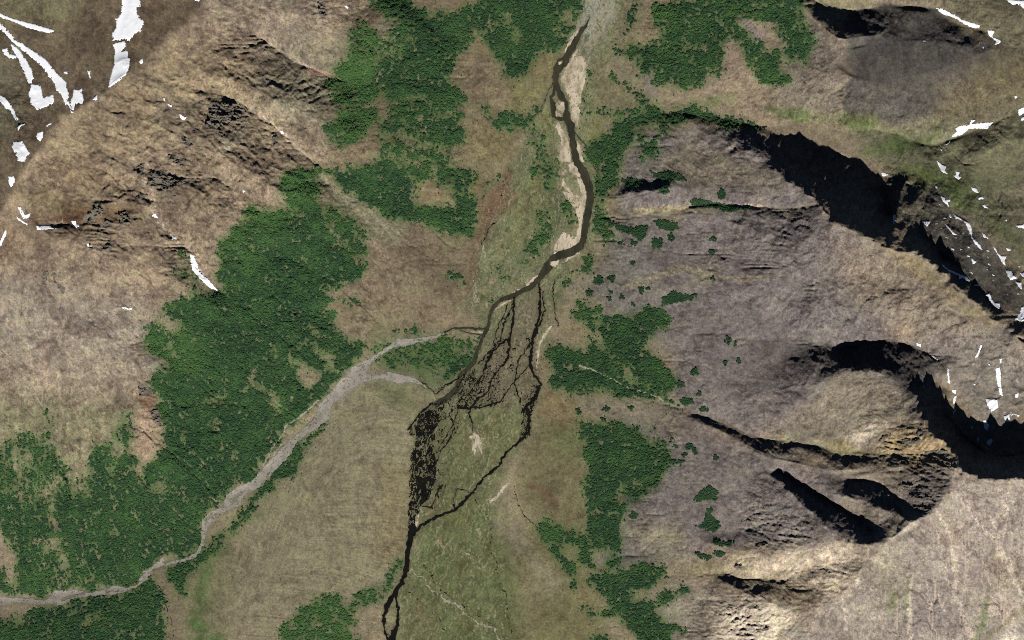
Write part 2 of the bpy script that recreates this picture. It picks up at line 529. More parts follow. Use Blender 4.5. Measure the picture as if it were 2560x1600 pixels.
paint((154, 132, 106), 8, .9, P(0, 2, 1290, 820, 1420, 860, 1440, 960, 1520, 1120, 1490, 1250, 1400, 1380, 1360, 1490, 1290, 1490, 1300, 1250, 1270, 1100, 1270, 900))
paint((112, 84, 64), 5, .8, P(0, 2, 1310, 600, 1460, 620, 1420, 660, 1460, 720, 1580, 740, 1500, 800, 1480, 850, 1360, 830, 1310, 720))
paint((150, 140, 122), 5, .8, P(0, 2, 1290, 460, 1350, 430, 1420, 320, 1500, 380, 1610, 470, 1560, 500, 1420, 480))
# middle: fan, brown heath, clearings
paint((112, 98, 76), 20, 1, Q(900, -90, 1420, -90, 1330, 180, 1290, 240, 1180, 430, 1130, 520, 1100, 640, 1095, 740, 1050, 775, 900, 790, 790, 770, 780, 700, 840, 660, 760, 560, 740, 400, 800, 300, 780, 200, 850, 100))
paint((114, 99, 82), 26, .7, Q(860, 520, 1000, 530, 1110, 600, 1095, 740, 1040, 770, 900, 770, 800, 740, 860, 670, 900, 600))
paint((122, 102, 84), 14, .6, Q(820, 670, 900, 690, 980, 700, 1060, 730, 1090, 740, 1040, 770, 900, 720))
paint((98, 80, 66), 22, .6, Q(930, 570, 1040, 590, 1100, 640, 1090, 700, 1010, 660, 930, 620))
paint((114, 112, 86), 12, .85, Q(745, 400, 780, 420, 850, 470, 930, 520, 960, 560, 920, 590, 880, 560, 830, 530, 790, 480))
paint((130, 112, 84), 5, 1, P(1, 1, 1560, 160, 1640, 150, 1650, 280, 1720, 330, 1880, 380, 1880, 440, 1830, 460, 1700, 420, 1600, 460, 1490, 440, 1490, 340, 1540, 260))
paint((124, 106, 74), 5, 1, P(1, 1, 2020, 200, 2170, 190, 2170, 260, 2080, 370, 2010, 350))
paint((118, 104, 74), 10, .9, P(1, 0, 2000, 1180, 2180, 1190, 2419, 1260, 2419, 1420, 2340, 1512, 2050, 1512, 1990, 1350))
paint((124, 112, 96), 8, .9, P(1, 0, 1130, 200, 1240, 180, 1380, 190, 1330, 320, 1180, 320))
paint((122, 106, 84), 8, .9, P(1, 0, 1840, 690, 1900, 580, 2010, 470, 2000, 340, 2100, 260, 2170, 370, 2250, 530, 2350, 600, 2330, 720, 2419, 800, 2419, 1040, 2180, 960, 2000, 920, 1850, 760))
paint((118, 110, 74), 10, .8, P(2, 0, 0, 780, 320, 730, 350, 800, 280, 960, 150, 1080, 0, 1000))
paint((120, 106, 74), 8, .9, P(2, 0, 160, 620, 260, 520, 440, 440, 470, 450, 400, 600, 370, 710, 260, 690))
paint((116, 104, 80), 6, .9, P(2, 0, 420, 140, 610, 60, 600, 170, 530, 260, 460, 220))
# flood plain
paint((112, 110, 82), 8, 1, Q(1380, -90, 1495, -90, 1490, 0, 1440, 130, 1402, 240, 1400, 330, 1410, 420, 1405, 560, 1340, 660, 1300, 760, 1278, 900, 1262, 960, 1250, 1040, 1200, 1100, 1160, 1200, 1180, 1290, 1225, 1600, 905, 1600, 935, 1420, 965, 1300, 970, 1000, 1060, 920, 1130, 850, 1150, 780, 1100, 740, 1108, 640, 1130, 520, 1180, 430, 1240, 330, 1285, 240, 1320, 160, 1370, 60))
paint((114, 88, 70), 8, 1, P(1, 1, 2419, 20, 2340, 110, 2200, 300, 2100, 420, 2080, 560, 2050, 700, 1990, 940, 1985, 1200, 1995, 1420, 2080, 1200, 2120, 1000, 2140, 800, 2260, 600, 2419, 420))
paint((110, 104, 68), 10, .7, P(2, 1, 0, 380, 120, 200, 240, 100, 320, 200, 300, 420, 220, 560, 160, 700, 60, 900, 0, 860))
paint((112, 104, 62), 10, .8, P(2, 0, 300, 1010, 370, 1060, 390, 1200, 330, 1310, 260, 1200, 260, 1080))
paint((126, 118, 102), 8, .9, P(2, 0, 660, 0, 960, 0, 940, 150, 900, 330, 800, 460, 780, 640, 700, 640, 650, 500, 610, 400, 600, 230))
paint((148, 140, 124), 8, .8, P(2, 0, 640, -300, 960, -300, 960, 0, 900, 200, 760, 330, 640, 320, 600, 300, 640, 150))
paint((124, 132, 126), 8, .8, P(2, 0, 680, 0, 760, 30, 790, 120, 760, 250, 660, 300, 700, 160))
paint((112, 96, 80), 8, .7, P(2, 0, 770, 560, 830, 520, 820, 760, 740, 800))
paint((92, 96, 66), 8, .8, P(2, 1, 320, 0, 440, 0, 400, 140, 420, 260, 470, 400, 500, 560, 430, 680, 330, 700, 280, 500, 330, 260))
paint((118, 112, 74), 6, .9, P(2, 0, 720, 1120, 900, 1130, 940, 1300, 780, 1370, 700, 1250))
paint((118, 108, 82), 6, .9, P(2, 0, 840, 700, 920, 740, 1020, 800, 1130, 890, 1180, 1000, 1260, 1080, 1000, 1050, 780, 1000, 800, 860))
paint((128, 116, 96), 6, .9, P(2, 0, 890, 580, 950, 545, 1060, 545, 1110, 660, 1160, 840, 1080, 800, 960, 680))
paint((128, 112, 88), 6, .9, P(2, 0, 1190, 40, 1300, 50, 1310, 180, 1390, 240, 1400, 340, 1300, 420, 1170, 460, 1040, 440, 1140, 240))
paint((124, 104, 92), 6, .7, P(2, 0, 1970, 330, 2060, 330, 2120, 470, 2140, 640, 2010, 640, 2000, 480))
paint((128, 110, 122), 6, .7, P(2, 0, 2080, 110, 2180, 100, 2240, 240, 2380, 330, 2380, 480, 2310, 420, 2200, 260))
paint((126, 114, 112), 6, .8, P(2, 0, 1220, 720, 1330, 650, 1360, 740, 1280, 800, 1300, 900, 1240, 880))
# brown web ground in the braided reach
paint((112, 98, 82), 8, .9, Q(1160, 800, 1215, 730, 1280, 690, 1275, 800, 1278, 905, 1255, 960, 1180, 960, 1110, 930, 1140, 860))
paint((104, 104, 70), 10, .9, Q(1040, 990, 1120, 970, 1250, 970, 1250, 1030, 1180, 1090, 1130, 1140, 1060, 1200, 1010, 1220, 1030, 1100))
paint((96, 100, 64), 14, .9, Q(985, 1240, 1120, 1160, 1160, 1160, 1200, 1260, 1230, 1360, 1250, 1600, 960, 1600, 955, 1420, 975, 1300))
paint((108, 100, 72), 12, .7, P(1, 3, 1460, 1080, 1600, 1180, 1750, 1340, 1790, 1500, 1340, 1512, 1370, 1250, 1400, 1100))
# tributary fan
paint((127, 115, 93), 14, 1, Q(700, 1060, 790, 960, 870, 890, 960, 910, 1000, 960, 965, 1010, 968, 1330, 930, 1350, 915, 1380, 820, 1420, 700, 1440, 660, 1530, 560, 1530, 540, 1440, 560, 1300, 610, 1210))
paint((124, 109, 80), 12, .7, Q(905, 1100, 965, 1090, 966, 1300, 940, 1330, 905, 1350, 898, 1250))
paint((96, 98, 66), 14, .7, Q(870, 890, 960, 910, 1010, 950, 970, 990, 930, 970, 880, 930))
paint((98, 100, 66), 20, .6, Q(400, 1340, 530, 1260, 560, 1320, 540, 1440, 540, 1576, 440, 1576, 400, 1450))
paint((118, 104, 82), 6, .9, Q(388, 1360, 425, 1400, 440, 1600, 395, 1600))
paint((84, 94, 62), 14, .9, Q(870, 800, 1050, 800, 1125, 830, 1090, 900, 1010, 930, 900, 870))
# east of the plain, south
paint((112, 101, 74), 12, 1, Q(1280, 915, 1320, 915, 1370, 980, 1385, 1050, 1390, 1260, 1350, 1270, 1260, 1230, 1225, 1130, 1262, 1030, 1268, 960))
paint((92, 98, 60), 20, .7, Q(1270, 1000, 1290, 1010, 1345, 1005, 1380, 1050, 1370, 1080, 1310, 1060))
paint((100, 84, 66), 20, .5, Q(1265, 1150, 1310, 1160, 1340, 1200, 1300, 1210, 1260, 1190))
paint((112, 102, 72), 20, 1, Q(1225, 1230, 1290, 1240, 1400, 1300, 1420, 1440, 1440, 1600, 1240, 1600, 1235, 1400))
paint((132, 120, 98), 8, .8, P(2, 3, 170, 720, 260, 680, 350, 820, 440, 1000, 470, 1090, 350, 1020, 240, 900))
paint((128, 116, 94), 8, .7, P(2, 3, 170, 900, 280, 960, 420, 1120, 480, 1230, 330, 1110, 190, 1050))
paint((130, 118, 96), 8, .7, P(2, 3, 380, 860, 480, 880, 540, 1000, 520, 1090, 440, 980))
paint((128, 110, 80), 10, .7, P(2, 3, 600, 900, 740, 1000, 800, 1100, 640, 1180, 600, 1080))
paint((124, 112, 94), 10, .7, P(2, 3, 0, 380, 200, 560, 170, 700, 0, 600))
paint((130, 118, 98), 8, .7, P(1, 3, 2220, 250, 2300, 200, 2360, 420, 2330, 560, 2240, 460))
paint((124, 106, 78), 8, .8, P(2, 2, 480, 60, 620, 30, 720, 50, 740, 150, 720, 240, 600, 150, 480, 120))
paint((126, 106, 82), 6, .8, P(2, 2, 280, 280, 330, 290, 380, 380, 370, 530, 300, 560, 250, 500, 280, 380))
paint((128, 108, 80), 8, .9, P(2, 2, 300, 650, 420, 650, 560, 800, 600, 900, 520, 970, 360, 960, 270, 900, 270, 760))
paint((128, 116, 100), 6, .8, P(2, 1, 520, 1180, 640, 1080, 760, 1180, 700, 1240, 600, 1300, 520, 1340, 490, 1270))
paint((124, 106, 80), 6, .9, P(2, 1, 870, 270, 960, 290, 1000, 360, 950, 440, 870, 400))
# grey-purple flank
paint((113, 104, 99), 14, 1, Q(1480, 320, 1560, 305, 1660, 300, 1790, 310, 1840, 400, 1930, 480, 1965, 522, 2050, 560, 2090, 585, 2160, 592, 2300, 712, 2400, 790, 2230, 860, 2235, 885, 2160, 930, 2180, 1000, 2250, 1075, 2140, 1080, 2000, 1080, 1860, 1050, 1760, 1028, 1640, 985, 1580, 930, 1590, 870, 1560, 800, 1450, 790, 1400, 700, 1390, 650, 1430, 600, 1460, 560, 1460, 450))
paint((124, 114, 94), 14, .85, Q(1545, 375, 1640, 330, 1760, 380, 1830, 400, 1870, 440, 1700, 450, 1640, 440, 1560, 410))
paint((100, 92, 90), 20, .6, Q(1790, 380, 1860, 430, 1930, 480, 1950, 560, 1850, 610, 1720, 560, 1740, 500, 1800, 470))
paint((132, 120, 94), 6, .8, Q(1470, 510, 1560, 495, 1700, 480, 1820, 490, 1930, 482, 1900, 500, 1700, 500, 1580, 515))
paint((126, 120, 92), 10, .55, Q(1480, 690, 1590, 670, 1680, 630, 1730, 650, 1640, 670, 1540, 690))
paint((130, 117, 98), 34, .9, Q(1960, 560, 2050, 565, 2170, 600, 2300, 715, 2380, 780, 2240, 800, 2120, 790, 2000, 700))
paint((136, 122, 84), 8, .7, Q(2060, 570, 2120, 590, 2180, 610, 2260, 690, 2380, 780, 2320, 770, 2220, 690, 2120, 620))
paint((106, 99, 95), 30, .7, Q(1700, 690, 1950, 700, 2100, 800, 1950, 820, 1750, 800))
paint((152, 132, 106), 14, .7, P(3, 2, 1140, 120, 1280, 0, 1380, 0, 1400, 160, 1320, 170, 1180, 150))
paint((84, 78, 74), 12, .8, Q(1914, 806, 1989, 824, 2051, 815, 2101, 800, 2140, 812, 2222, 857, 2200, 905, 2139, 922, 2064, 882, 1989, 872, 1900, 880, 1850, 850))  # shade of the north-facing slope, put into the ground colour
paint((126, 116, 97), 14, .9, Q(1850, 1000, 1990, 876, 2064, 884, 2139, 924, 2180, 1000, 2240, 1060, 2140, 1078, 2000, 1050, 1860, 1045))
paint((116, 108, 92), 16, .6, Q(1800, 990, 2000, 990, 2100, 1010, 2000, 1060, 1830, 1040))
paint((200, 186, 158), 8, .8, P(3, 2, 640, 1080, 760, 1040, 880, 1020, 1000, 1000, 1200, 980, 1050, 1040, 960, 1090, 880, 1150, 780, 1180, 800, 1080))
paint((146, 136, 94), 6, .85, P(3, 2, 0, 1110, 200, 1150, 480, 1170, 700, 1280, 1000, 1290, 1300, 1290, 1000, 1240, 600, 1130, 300, 1160, 60, 1080))
paint((150, 128, 92), 12, .9, P(3, 2, 1000, 1290, 1100, 1130, 1300, 1000, 1540, 1060, 1720, 1200, 1740, 1300, 1690, 1420, 1400, 1400, 1200, 1330))
# mountain south of the ravine
paint((114, 105, 99), 14, 1, Q(1390, 950, 1560, 960, 1640, 992, 1760, 1050, 1960, 1112, 2130, 1108, 2245, 1100, 2230, 1180, 2156, 1236, 2077, 1294, 1900, 1290, 1700, 1290, 1480, 1350, 1400, 1330, 1470, 1260, 1460, 1180, 1560, 1110, 1480, 1010))
paint((126, 114, 94), 12, .8, Q(1340, 920, 1460, 940, 1600, 980, 1680, 1040, 1560, 1020, 1380, 970))
paint((130, 118, 96), 20, .7, Q(1960, 1110, 2100, 1100, 2200, 1140, 2160, 1180, 2060, 1150, 1980, 1130))
paint((126, 114, 94), 16, .8, Q(1990, 1172, 2060, 1194, 2156, 1236, 2100, 1268, 2040, 1230, 1980, 1190))
paint((128, 120, 92), 12, .6, Q(1480, 1230, 1600, 1240, 1640, 1280, 1560, 1310, 1500, 1290))
paint((122, 122, 84), 12, .7, Q(1560, 1310, 1700, 1330, 1820, 1350, 1850, 1366, 1700, 1362, 1600, 1345))
paint((192, 176, 148), 16, .95, Q(1720, 1330, 1800, 1310, 1960, 1285, 2077, 1296, 2010, 1375, 1960, 1420, 1900, 1360, 1800, 1362, 1730, 1350))
paint((130, 122, 112), 20, .6, Q(1790, 1230, 1930, 1240, 1960, 1300, 1860, 1310))
paint((136, 126, 108), 16, 1, Q(1540, 1400, 1640, 1370, 1740, 1395, 1850, 1440, 1900, 1460, 1800, 1600, 1560, 1600))
paint((196, 182, 156), 14, .9, Q(1730, 1430, 1790, 1420, 1890, 1450, 1840, 1530, 1780, 1600, 1650, 1600, 1700, 1500))
paint((143, 132, 118), 12, 1, Q(2254, 1090, 2290, 1122, 2500, 1128, 2500, 1600, 1790, 1600, 1850, 1520, 1910, 1459, 2014, 1379, 2077, 1296, 2156, 1236, 2230, 1180))
paint((124, 114, 104), 24, .6, Q(2150, 1240, 2210, 1220, 2220, 1280, 2180, 1330, 2130, 1290))
paint((122, 112, 106), 24, .7, Q(2150, 1380, 2220, 1370, 2260, 1440, 2250, 1520, 2150, 1500))
paint((126, 114, 108), 24, .6, Q(2280, 1280, 2380, 1250, 2380, 1340, 2330, 1400, 2270, 1340))
paint((118, 116, 82), 26, .4, Q(2060, 1320, 2110, 1320, 2160, 1400, 2110, 1450, 2070, 1400))
paint((118, 114, 80), 26, .4, Q(2340, 1320, 2400, 1330, 2419, 1400, 2360, 1400))
paint((160, 136, 104), 18, .35, Q(2220, 1230, 2260, 1240, 2260, 1300, 2225, 1280))
paint((166, 138, 104), 18, .35, Q(2350, 1300, 2380, 1310, 2390, 1350, 2330, 1360))
paint((196, 186, 166), 6, .85, P(3, 3, 2220, 1420, 2300, 1370, 2419, 1480, 2419, 1600, 2150, 1600))
paint((176, 160, 138), 8, .8, P(3, 3, 2120, 1110, 2240, 1130, 2380, 1180, 2300, 1290, 2180, 1330, 2090, 1250))
paint((206, 194, 166), 4, .85, P(3, 3, 1340, 400, 1400, 440, 1120, 590, 1040, 660, 1000, 760, 900, 900, 830, 990, 800, 990, 880, 880, 980, 760, 1050, 640, 1150, 550))
paint((190, 178, 150), 8, .7, P(3, 3, 580, 1150, 500, 1260, 360, 1400, 350, 1330, 480, 1220))
# north-east quarter
paint((116, 106, 92), 16, 1, Q(1870, 60, 1920, 30, 1970, 75, 2000, 80, 2002, 300, 1940, 282, 1830, 240, 1850, 160))
paint((140, 134, 98), 8, .9, Q(1900, -90, 2120, -90, 2100, 0, 2020, 20, 1970, 28, 1930, 10))
paint((84, 78, 72), 4, 1, Q(2001, 25, 2100, 10, 2212, 22, 2345, 112, 2370, 150, 2320, 220, 2230, 270, 2120, 300, 2060, 290, 2001, 270))  # dark tone of the hill painted in, its shaded north face included
paint((66, 62, 63), 34, .8, Q(2010, 40, 2120, 60, 2220, 60, 2330, 110, 2260, 130, 2120, 120, 2010, 100))  # deeper shade of the north face, also painted into the ground
paint((96, 90, 70), 14, 1, Q(2100, -90, 2500, -90, 2500, 300, 2340, 290, 2250, 320, 2180, 290, 2300, 190, 2360, 110, 2212, 20, 2110, 0))
paint((118, 106, 78), 30, .6, Q(2260, 180, 2400, 150, 2400, 260, 2300, 270, 2200, 260))
paint((94, 98, 62), 10, .8, Q(1820, 240, 1900, 262, 2000, 275, 2080, 290, 2080, 312, 2000, 310, 1930, 290, 1830, 262))
paint((124, 112, 90), 10, .9, Q(1825, 268, 1900, 290, 2000, 312, 2090, 340, 2120, 370, 2080, 385, 1980, 360, 1900, 345, 1830, 318))
paint((106, 104, 78), 16, 1, Q(2000, 300, 2200, 290, 2340, 295, 2500, 250, 2500, 700, 2419, 640, 2340, 560, 2260, 500, 2180, 470, 2100, 425, 2080, 385))
paint((84, 96, 54), 14, .6, Q(2160, 400, 2240, 390, 2330, 440, 2300, 480, 2240, 450, 2180, 430))
paint((80, 104, 44), 8, .7, Q(2040, 345, 2100, 340, 2180, 330, 2220, 300, 2210, 335, 2120, 362, 2050, 362))
paint((118, 98, 66), 10, .7, Q(2150, 400, 2210, 398, 2200, 420, 2150, 415))
paint((118, 94, 64), 10, .7, Q(2165, 440, 2190, 440, 2185, 465, 2170, 465))
paint((112, 96, 70), 20, .5, Q(2380, 150, 2500, 150, 2500, 210, 2390, 200))
paint((118, 108, 90), 30, .6, Q(2340, 400, 2500, 380, 2500, 560, 2400, 520))
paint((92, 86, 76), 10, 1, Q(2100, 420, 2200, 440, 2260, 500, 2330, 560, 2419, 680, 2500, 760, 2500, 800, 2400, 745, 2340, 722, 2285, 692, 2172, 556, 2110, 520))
paint((112, 104, 84), 14, .8, Q(2110, 440, 2160, 450, 2200, 470, 2180, 520, 2140, 505, 2110, 520))
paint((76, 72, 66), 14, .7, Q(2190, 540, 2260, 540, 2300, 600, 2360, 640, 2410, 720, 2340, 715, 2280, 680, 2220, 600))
paint((124, 116, 104), 14, 1, Q(2230, 860, 2290, 810, 2380, 790, 2500, 850, 2500, 1000, 2400, 960, 2360, 1040, 2320, 1000, 2270, 940, 2240, 900))

# green fringes
FR = (70, 98, 48)
paint(FR, 8, .75, P(0, 3, 2460, 320, 2300, 420, 2220, 520, 2130, 640, 2010, 760, 1960, 1100, 1900, 1280, 1840, 1290, 1880, 1000, 1860, 860, 2000, 690, 2130, 560, 2230, 400, 2460, 240))
paint(FR, 5, .8, P(0, 3, 1760, 1350, 1860, 1310, 1950, 1290, 1960, 1350, 1900, 1430, 1780, 1420))
paint(FR, 5, .7, P(0, 3, 1830, 1440, 1960, 1450, 2110, 1440, 2060, 1600, 1820, 1600))
paint(FR, 8, .6, P(1, 3, 1180, 1010, 1260, 900, 1330, 740, 1400, 690, 1330, 900, 1260, 1040, 1240, 1180, 1160, 1200))
paint((84, 100, 52), 10, .8, P(3, 0, 680, 1060, 800, 1080, 1000, 1160, 1050, 1210, 900, 1240, 760, 1240, 690, 1180))
paint((76, 100, 48), 8, .7, P(3, 0, 1140, 1250, 1230, 1230, 1330, 1340, 1180, 1380))
paint((74, 98, 46), 6, .8, P(3, 0, 1600, 1290, 1500, 1400, 1300, 1420, 940, 1400, 960, 1360, 1300, 1370, 1480, 1330))
paint((78, 98, 46), 8, .75, P(3, 1, 1150, 100, 1350, 40, 1500, 20, 1580, 120, 1700, 200, 1850, 320, 1930, 420, 1800, 440, 1650, 300, 1450, 150, 1250, 130))
paint((84, 98, 54), 14, .6, P(3, 1, 2000, 500, 2200, 580, 2419, 760, 2419, 860, 2200, 720, 2050, 580))
paint((84, 98, 54), 14, .5, P(3, 1, 2050, 180, 2200, 160, 2419, 80, 2419, 160, 2200, 260))
paint((70, 96, 46), 5, .8, P(3, 0, -20, 980, 60, 990, 180, 1040, 360, 1060, 420, 1100, 300, 1110, 150, 1070, -20, 1040))
paint((82, 100, 52), 6, .7, P(2, 0, 1450, 1090, 1600, 1020, 1750, 960, 1900, 900, 2150, 860, 2050, 960, 1900, 1090, 1700, 1000, 1560, 1080))
# pale stony rills and dark damp ones: colour, strength, line (x, y, half width)
RILLS = []


def rill(rgb, op, c, r, *v):
    RILLS.append((lin(*rgb), op, [(c * 604.75 + v[i] / 4, r * 378 + v[i + 1] / 4, v[i + 2] / 4) for i in range(0, len(v), 3)]))


PALE = (182, 172, 152)
rill(PALE, .7, 3, 3, 1590, 270, 6, 1720, 520, 10, 1760, 760, 14, 1780, 960, 12, 1760, 1080, 14, 1850, 1280, 14, 1950, 1512, 16, 1990, 1640, 16)
rill(PALE, .6, 3, 3, 1870, 180, 8, 1910, 330, 10, 2100, 520, 10, 2180, 640, 22, 2290, 830, 20, 2330, 960, 12, 2419, 1120, 12, 2560, 1400, 12)
rill(PALE, .55, 3, 3, 1650, 850, 6, 1750, 1080, 10)
rill(PALE, .6, 3, 3, 1420, 870, 4, 1350, 930, 10, 1330, 1100, 14, 1345, 1300, 18, 1340, 1512, 14, 1340, 1640, 14)
rill(PALE, .5, 3, 3, 1560, 1030, 6, 1640, 1180, 8, 1680, 1260, 6)
rill(PALE, .5, 3, 3, 2090, 330, 6, 2180, 520, 8, 2190, 640, 8)
rill(PALE, .5, 3, 3, 2260, 130, 8, 2250, 400, 8, 2240, 560, 6)
rill(PALE, .5, 3, 3, 700, 1140, 6, 740, 1250, 14, 735, 1400, 10, 750, 1512, 8, 760, 1600, 8)
rill(PALE, .45, 3, 3, 1890, 700, 10, 1880, 900, 14, 1890, 1000, 8)
rill((92, 112, 62), .6, 3, 3, 2080, 1100, 10, 2050, 1280, 22, 1990, 1440, 22, 1960, 1512, 18)
rill((92, 112, 62), .5, 3, 3, 1180, 1060, 12, 1160, 1160, 26, 1150, 1260, 16)
rill((92, 112, 62), .5, 3, 3, 1350, 900, 10, 1320, 1000, 10, 1300, 1300, 10)
rill((104, 104, 70), .6, 3, 3, 2419, 1230, 14, 2300, 1290, 12, 2200, 1390, 14, 2100, 1470, 14, 2000, 1540, 12)
rill(PALE, .8, 2, 1, 2050, 440, 8, 2200, 440, 12, 2419, 445, 10)
rill((150, 142, 108), .7, 2, 1, 1100, 500, 10, 1280, 480, 18, 1450, 460, 16, 1600, 450, 12, 1750, 490, 6)
rill((150, 142, 108), .5, 2, 1, 1060, 1200, 14, 1200, 1150, 14, 1400, 1090, 16, 1600, 1020, 30, 1780, 1040, 10)
rill((150, 140, 112), .6, 2, 1, 1780, 1080, 6, 2000, 1110, 8, 2150, 1125, 12, 2419, 1110, 10)
rill(PALE, .6, 1, 0, 130, 420, 4, 390, 600, 5, 620, 680, 10, 860, 738, 8)
rill((150, 118, 98), .7, 1, 0, 480, 660, 18, 620, 690, 22, 760, 720, 12, 900, 745, 8)
rill(PALE, .7, 1, 0, 0, 1060, 4, 240, 1250, 8, 400, 1420, 8, 470, 1470, 8)
rill(PALE, .6, 0, 1, 1460, 520, 6, 1640, 740, 10, 1800, 890, 10, 1850, 1000, 12, 1960, 1140, 10, 2060, 1250, 8)
rill((160, 148, 128), .6, 0, 1, 1380, 40, 14, 1370, 200, 14, 1440, 300, 26, 1440, 440, 20, 1460, 520, 8)
rill((136, 134, 112), .6, 0, 0, 2419, 1000, 20, 2300, 1200, 30, 2200, 1330, 36, 2100, 1450, 26)
rill((140, 138, 110), .5, 1, 1, 570, 90, 12, 700, 220, 22, 850, 380, 26, 1000, 520, 26, 1100, 600, 20, 1200, 720, 12)
rill((136, 134, 108), .5, 1, 1, 900, 340, 8, 1050, 460, 14, 1150, 560, 12, 1250, 660, 10)
rill((152, 138, 116), .5, 1, 1, 1030, 720, 10, 1150, 830, 14, 1230, 920, 8)
rill((80, 66, 50), .6, 1, 1, 0, 370, 4, 130, 450, 6, 300, 470, 6, 420, 500, 4)
rill((96, 70, 56), .5, 2, 3, 200, 60, 20, 330, 130, 30, 420, 240, 20)
rill((140, 126, 104), .6, 0, 3, 440, -300, 12, 500, -100, 16, 500, 100, 20, 500, 300, 16, 510, 500, 14)
rill((148, 134, 112), .5, 0, 2, 430, 180, 10, 440, 400, 12, 460, 640, 10, 440, 760, 8)
rill((104, 104, 76), .5, 0, 2, 100, 600, 12, 110, 900, 12, 120, 1200, 10)
for _x in (150, 260, 560, 640, 720, 800, 960):
    rill((150, 138, 112), .32, 0, 2, _x, 620, 6, _x + 20, 900, 12, _x - 10, 1250, 16, _x + 10, 1500, 10)

# woods: density, polygon
WOODS = []
CLEAR = []


def wood(d, name, pts):
    WOODS.append((d, name, pts))


def clear(pts, d=0.0):
    CLEAR.append((d, pts))


wood(.95, 'north', P(1, 0, 1090, 0, 1120, -300, 1500, -300, 1460, 0, 1450, 170, 1300, 180, 1230, 150, 1110, 60))
wood(.92, 'north', P(1, 0, 1480, 60, 1700, 130, 2100, 50, 2300, -300, 3000, -300, 2419, 0, 2419, 130, 2150, 230, 2000, 300, 2020, 420, 1960, 500, 1850, 560, 1800, 600, 1880, 570, 1800, 740, 1850, 800, 1990, 920, 1900, 1030, 1780, 1010, 1640, 920, 1300, 890, 1150, 830, 1050, 760, 1100, 620, 1250, 560, 1380, 520, 1470, 350, 1400, 300, 1340, 330, 1250, 340, 1350, 250, 1380, 190))
wood(.85, 'north', P(1, 0, 720, 570, 860, 580, 900, 640, 1040, 620, 1050, 760, 1150, 840, 1100, 1000, 1130, 1100, 1060, 1200, 970, 1300, 930, 1380, 780, 1390, 700, 1300, 600, 1200, 760, 1180, 850, 1000, 780, 960, 700, 900, 800, 820, 640, 840, 620, 740, 760, 740))
wood(.70, 'north', P(1, 0, 860, 300, 1000, 200, 1200, 330, 1400, 320, 1380, 420, 1250, 500, 1040, 640, 900, 640, 860, 560, 880, 430))
wood(.85, 'north', P(1, 0, 1130, 1130, 1400, 1180, 1420, 1250, 1300, 1290, 1150, 1200))
wood(.85, 'north', P(1, 0, 1640, 1100, 1980, 1200, 1960, 1380, 1800, 1400, 1700, 1250))
wood(.66, 'north', P(1, 0, 1150, 1290, 1700, 1400, 1900, 1512, 1200, 1512))
wood(.66, 'north', P(1, 0, 1250, 900, 1700, 950, 1900, 1050, 1980, 1200, 1700, 1400, 1400, 1250, 1250, 1100))
wood(.95, 'north', P(1, 0, 2150, 240, 2300, 230, 2419, 330, 2419, 760, 2330, 720, 2360, 600, 2250, 530, 2160, 380))
wood(.9, 'north', P(1, 0, 2080, 960, 2200, 980, 2170, 1080, 2080, 1050))
wood(.92, 'north', P(1, 0, 2180, 1120, 2419, 1050, 2490, 1070, 2600, 1110, 2680, 1000, 2719, 940, 2680, 1080, 2590, 1170, 2519, 1210, 2419, 1250, 2250, 1190))
wood(.95, 'north', P(2, 0, -20, -20, -20, -300, 660, -300, 650, 0, 640, 130, 590, 240, 510, 420, 440, 450, 250, 520, 170, 600, 100, 720, -20, 760))
clear(P(2, 0, 420, 140, 610, 60, 600, 170, 550, 250, 480, 230))
clear(P(2, 0, 0, 220, 60, 260, 110, 330, 100, 340, 40, 400, 110, 440, 90, 500, 40, 450, 0, 340))
clear(P(2, 0, 390, 220, 460, 200, 460, 370, 400, 330))
wood(.95, 'bank', P(2, 0, 1150, -200, 1200, -200, 1190, 0, 1180, 100, 1140, 260, 1050, 380, 990, 440, 970, 380, 1090, 250, 1140, 80))
wood(.85, 'north_east', P(2, 0, 1310, 60, 1450, 40, 1540, 20, 1750, 0, 1800, -300, 2760, -300, 2760, 200, 2860, 380, 2780, 600, 2600, 560, 2540, 300, 2419, 200, 2300, 200, 2100, 110, 2100, 200, 2240, 300, 2340, 400, 2419, 560, 2440, 780, 2330, 760, 2230, 600, 2170, 420, 2050, 330, 1960, 360, 1990, 480, 2010, 600, 2000, 700, 1950, 740, 1870, 640, 1800, 800, 1700, 840, 1560, 860, 1450, 760, 1350, 800, 1300, 760, 1370, 650, 1330, 520, 1310, 420, 1400, 300, 1330, 160))
clear(P(2, 0, 1360, 420, 1500, 400, 1650, 430, 1800, 380, 1700, 470, 1500, 440, 1400, 460), .35)
clear(P(2, 0, 1400, 250, 1500, 240, 1490, 290, 1420, 300))
clear(P(2, 0, 1730, 60, 1790, 90, 1780, 150, 1730, 120))
wood(.9, 'north_east', P(2, 0, 2419, 480, 2540, 500, 2540, 560, 2480, 640, 2600, 700, 2640, 740, 2600, 820, 2500, 780, 2419, 800))
wood(.92, 'stream', P(2, 0, 950, 460, 1170, 450, 1320, 400, 1360, 660, 1240, 720, 1200, 700, 1150, 600, 1130, 550, 1060, 520, 940, 520))
clear(P(2, 0, 1110, 560, 1200, 540, 1280, 590, 1150, 610))
wood(.95, 'stream', P(2, 0, 900, 680, 1060, 760, 1170, 850, 1250, 900, 1330, 1010, 1500, 1090, 1700, 980, 1900, 1100, 2300, 1160, 2400, 1200, 2040, 1200, 1760, 1110, 1600, 1150, 1460, 1160, 1250, 1150, 1120, 1260, 1000, 1330, 830, 1360, 740, 1512, 700, 1400, 760, 1340, 900, 1280, 920, 1210, 1000, 1180, 1150, 1110, 1300, 1060, 1130, 880, 1020, 780, 920, 740))
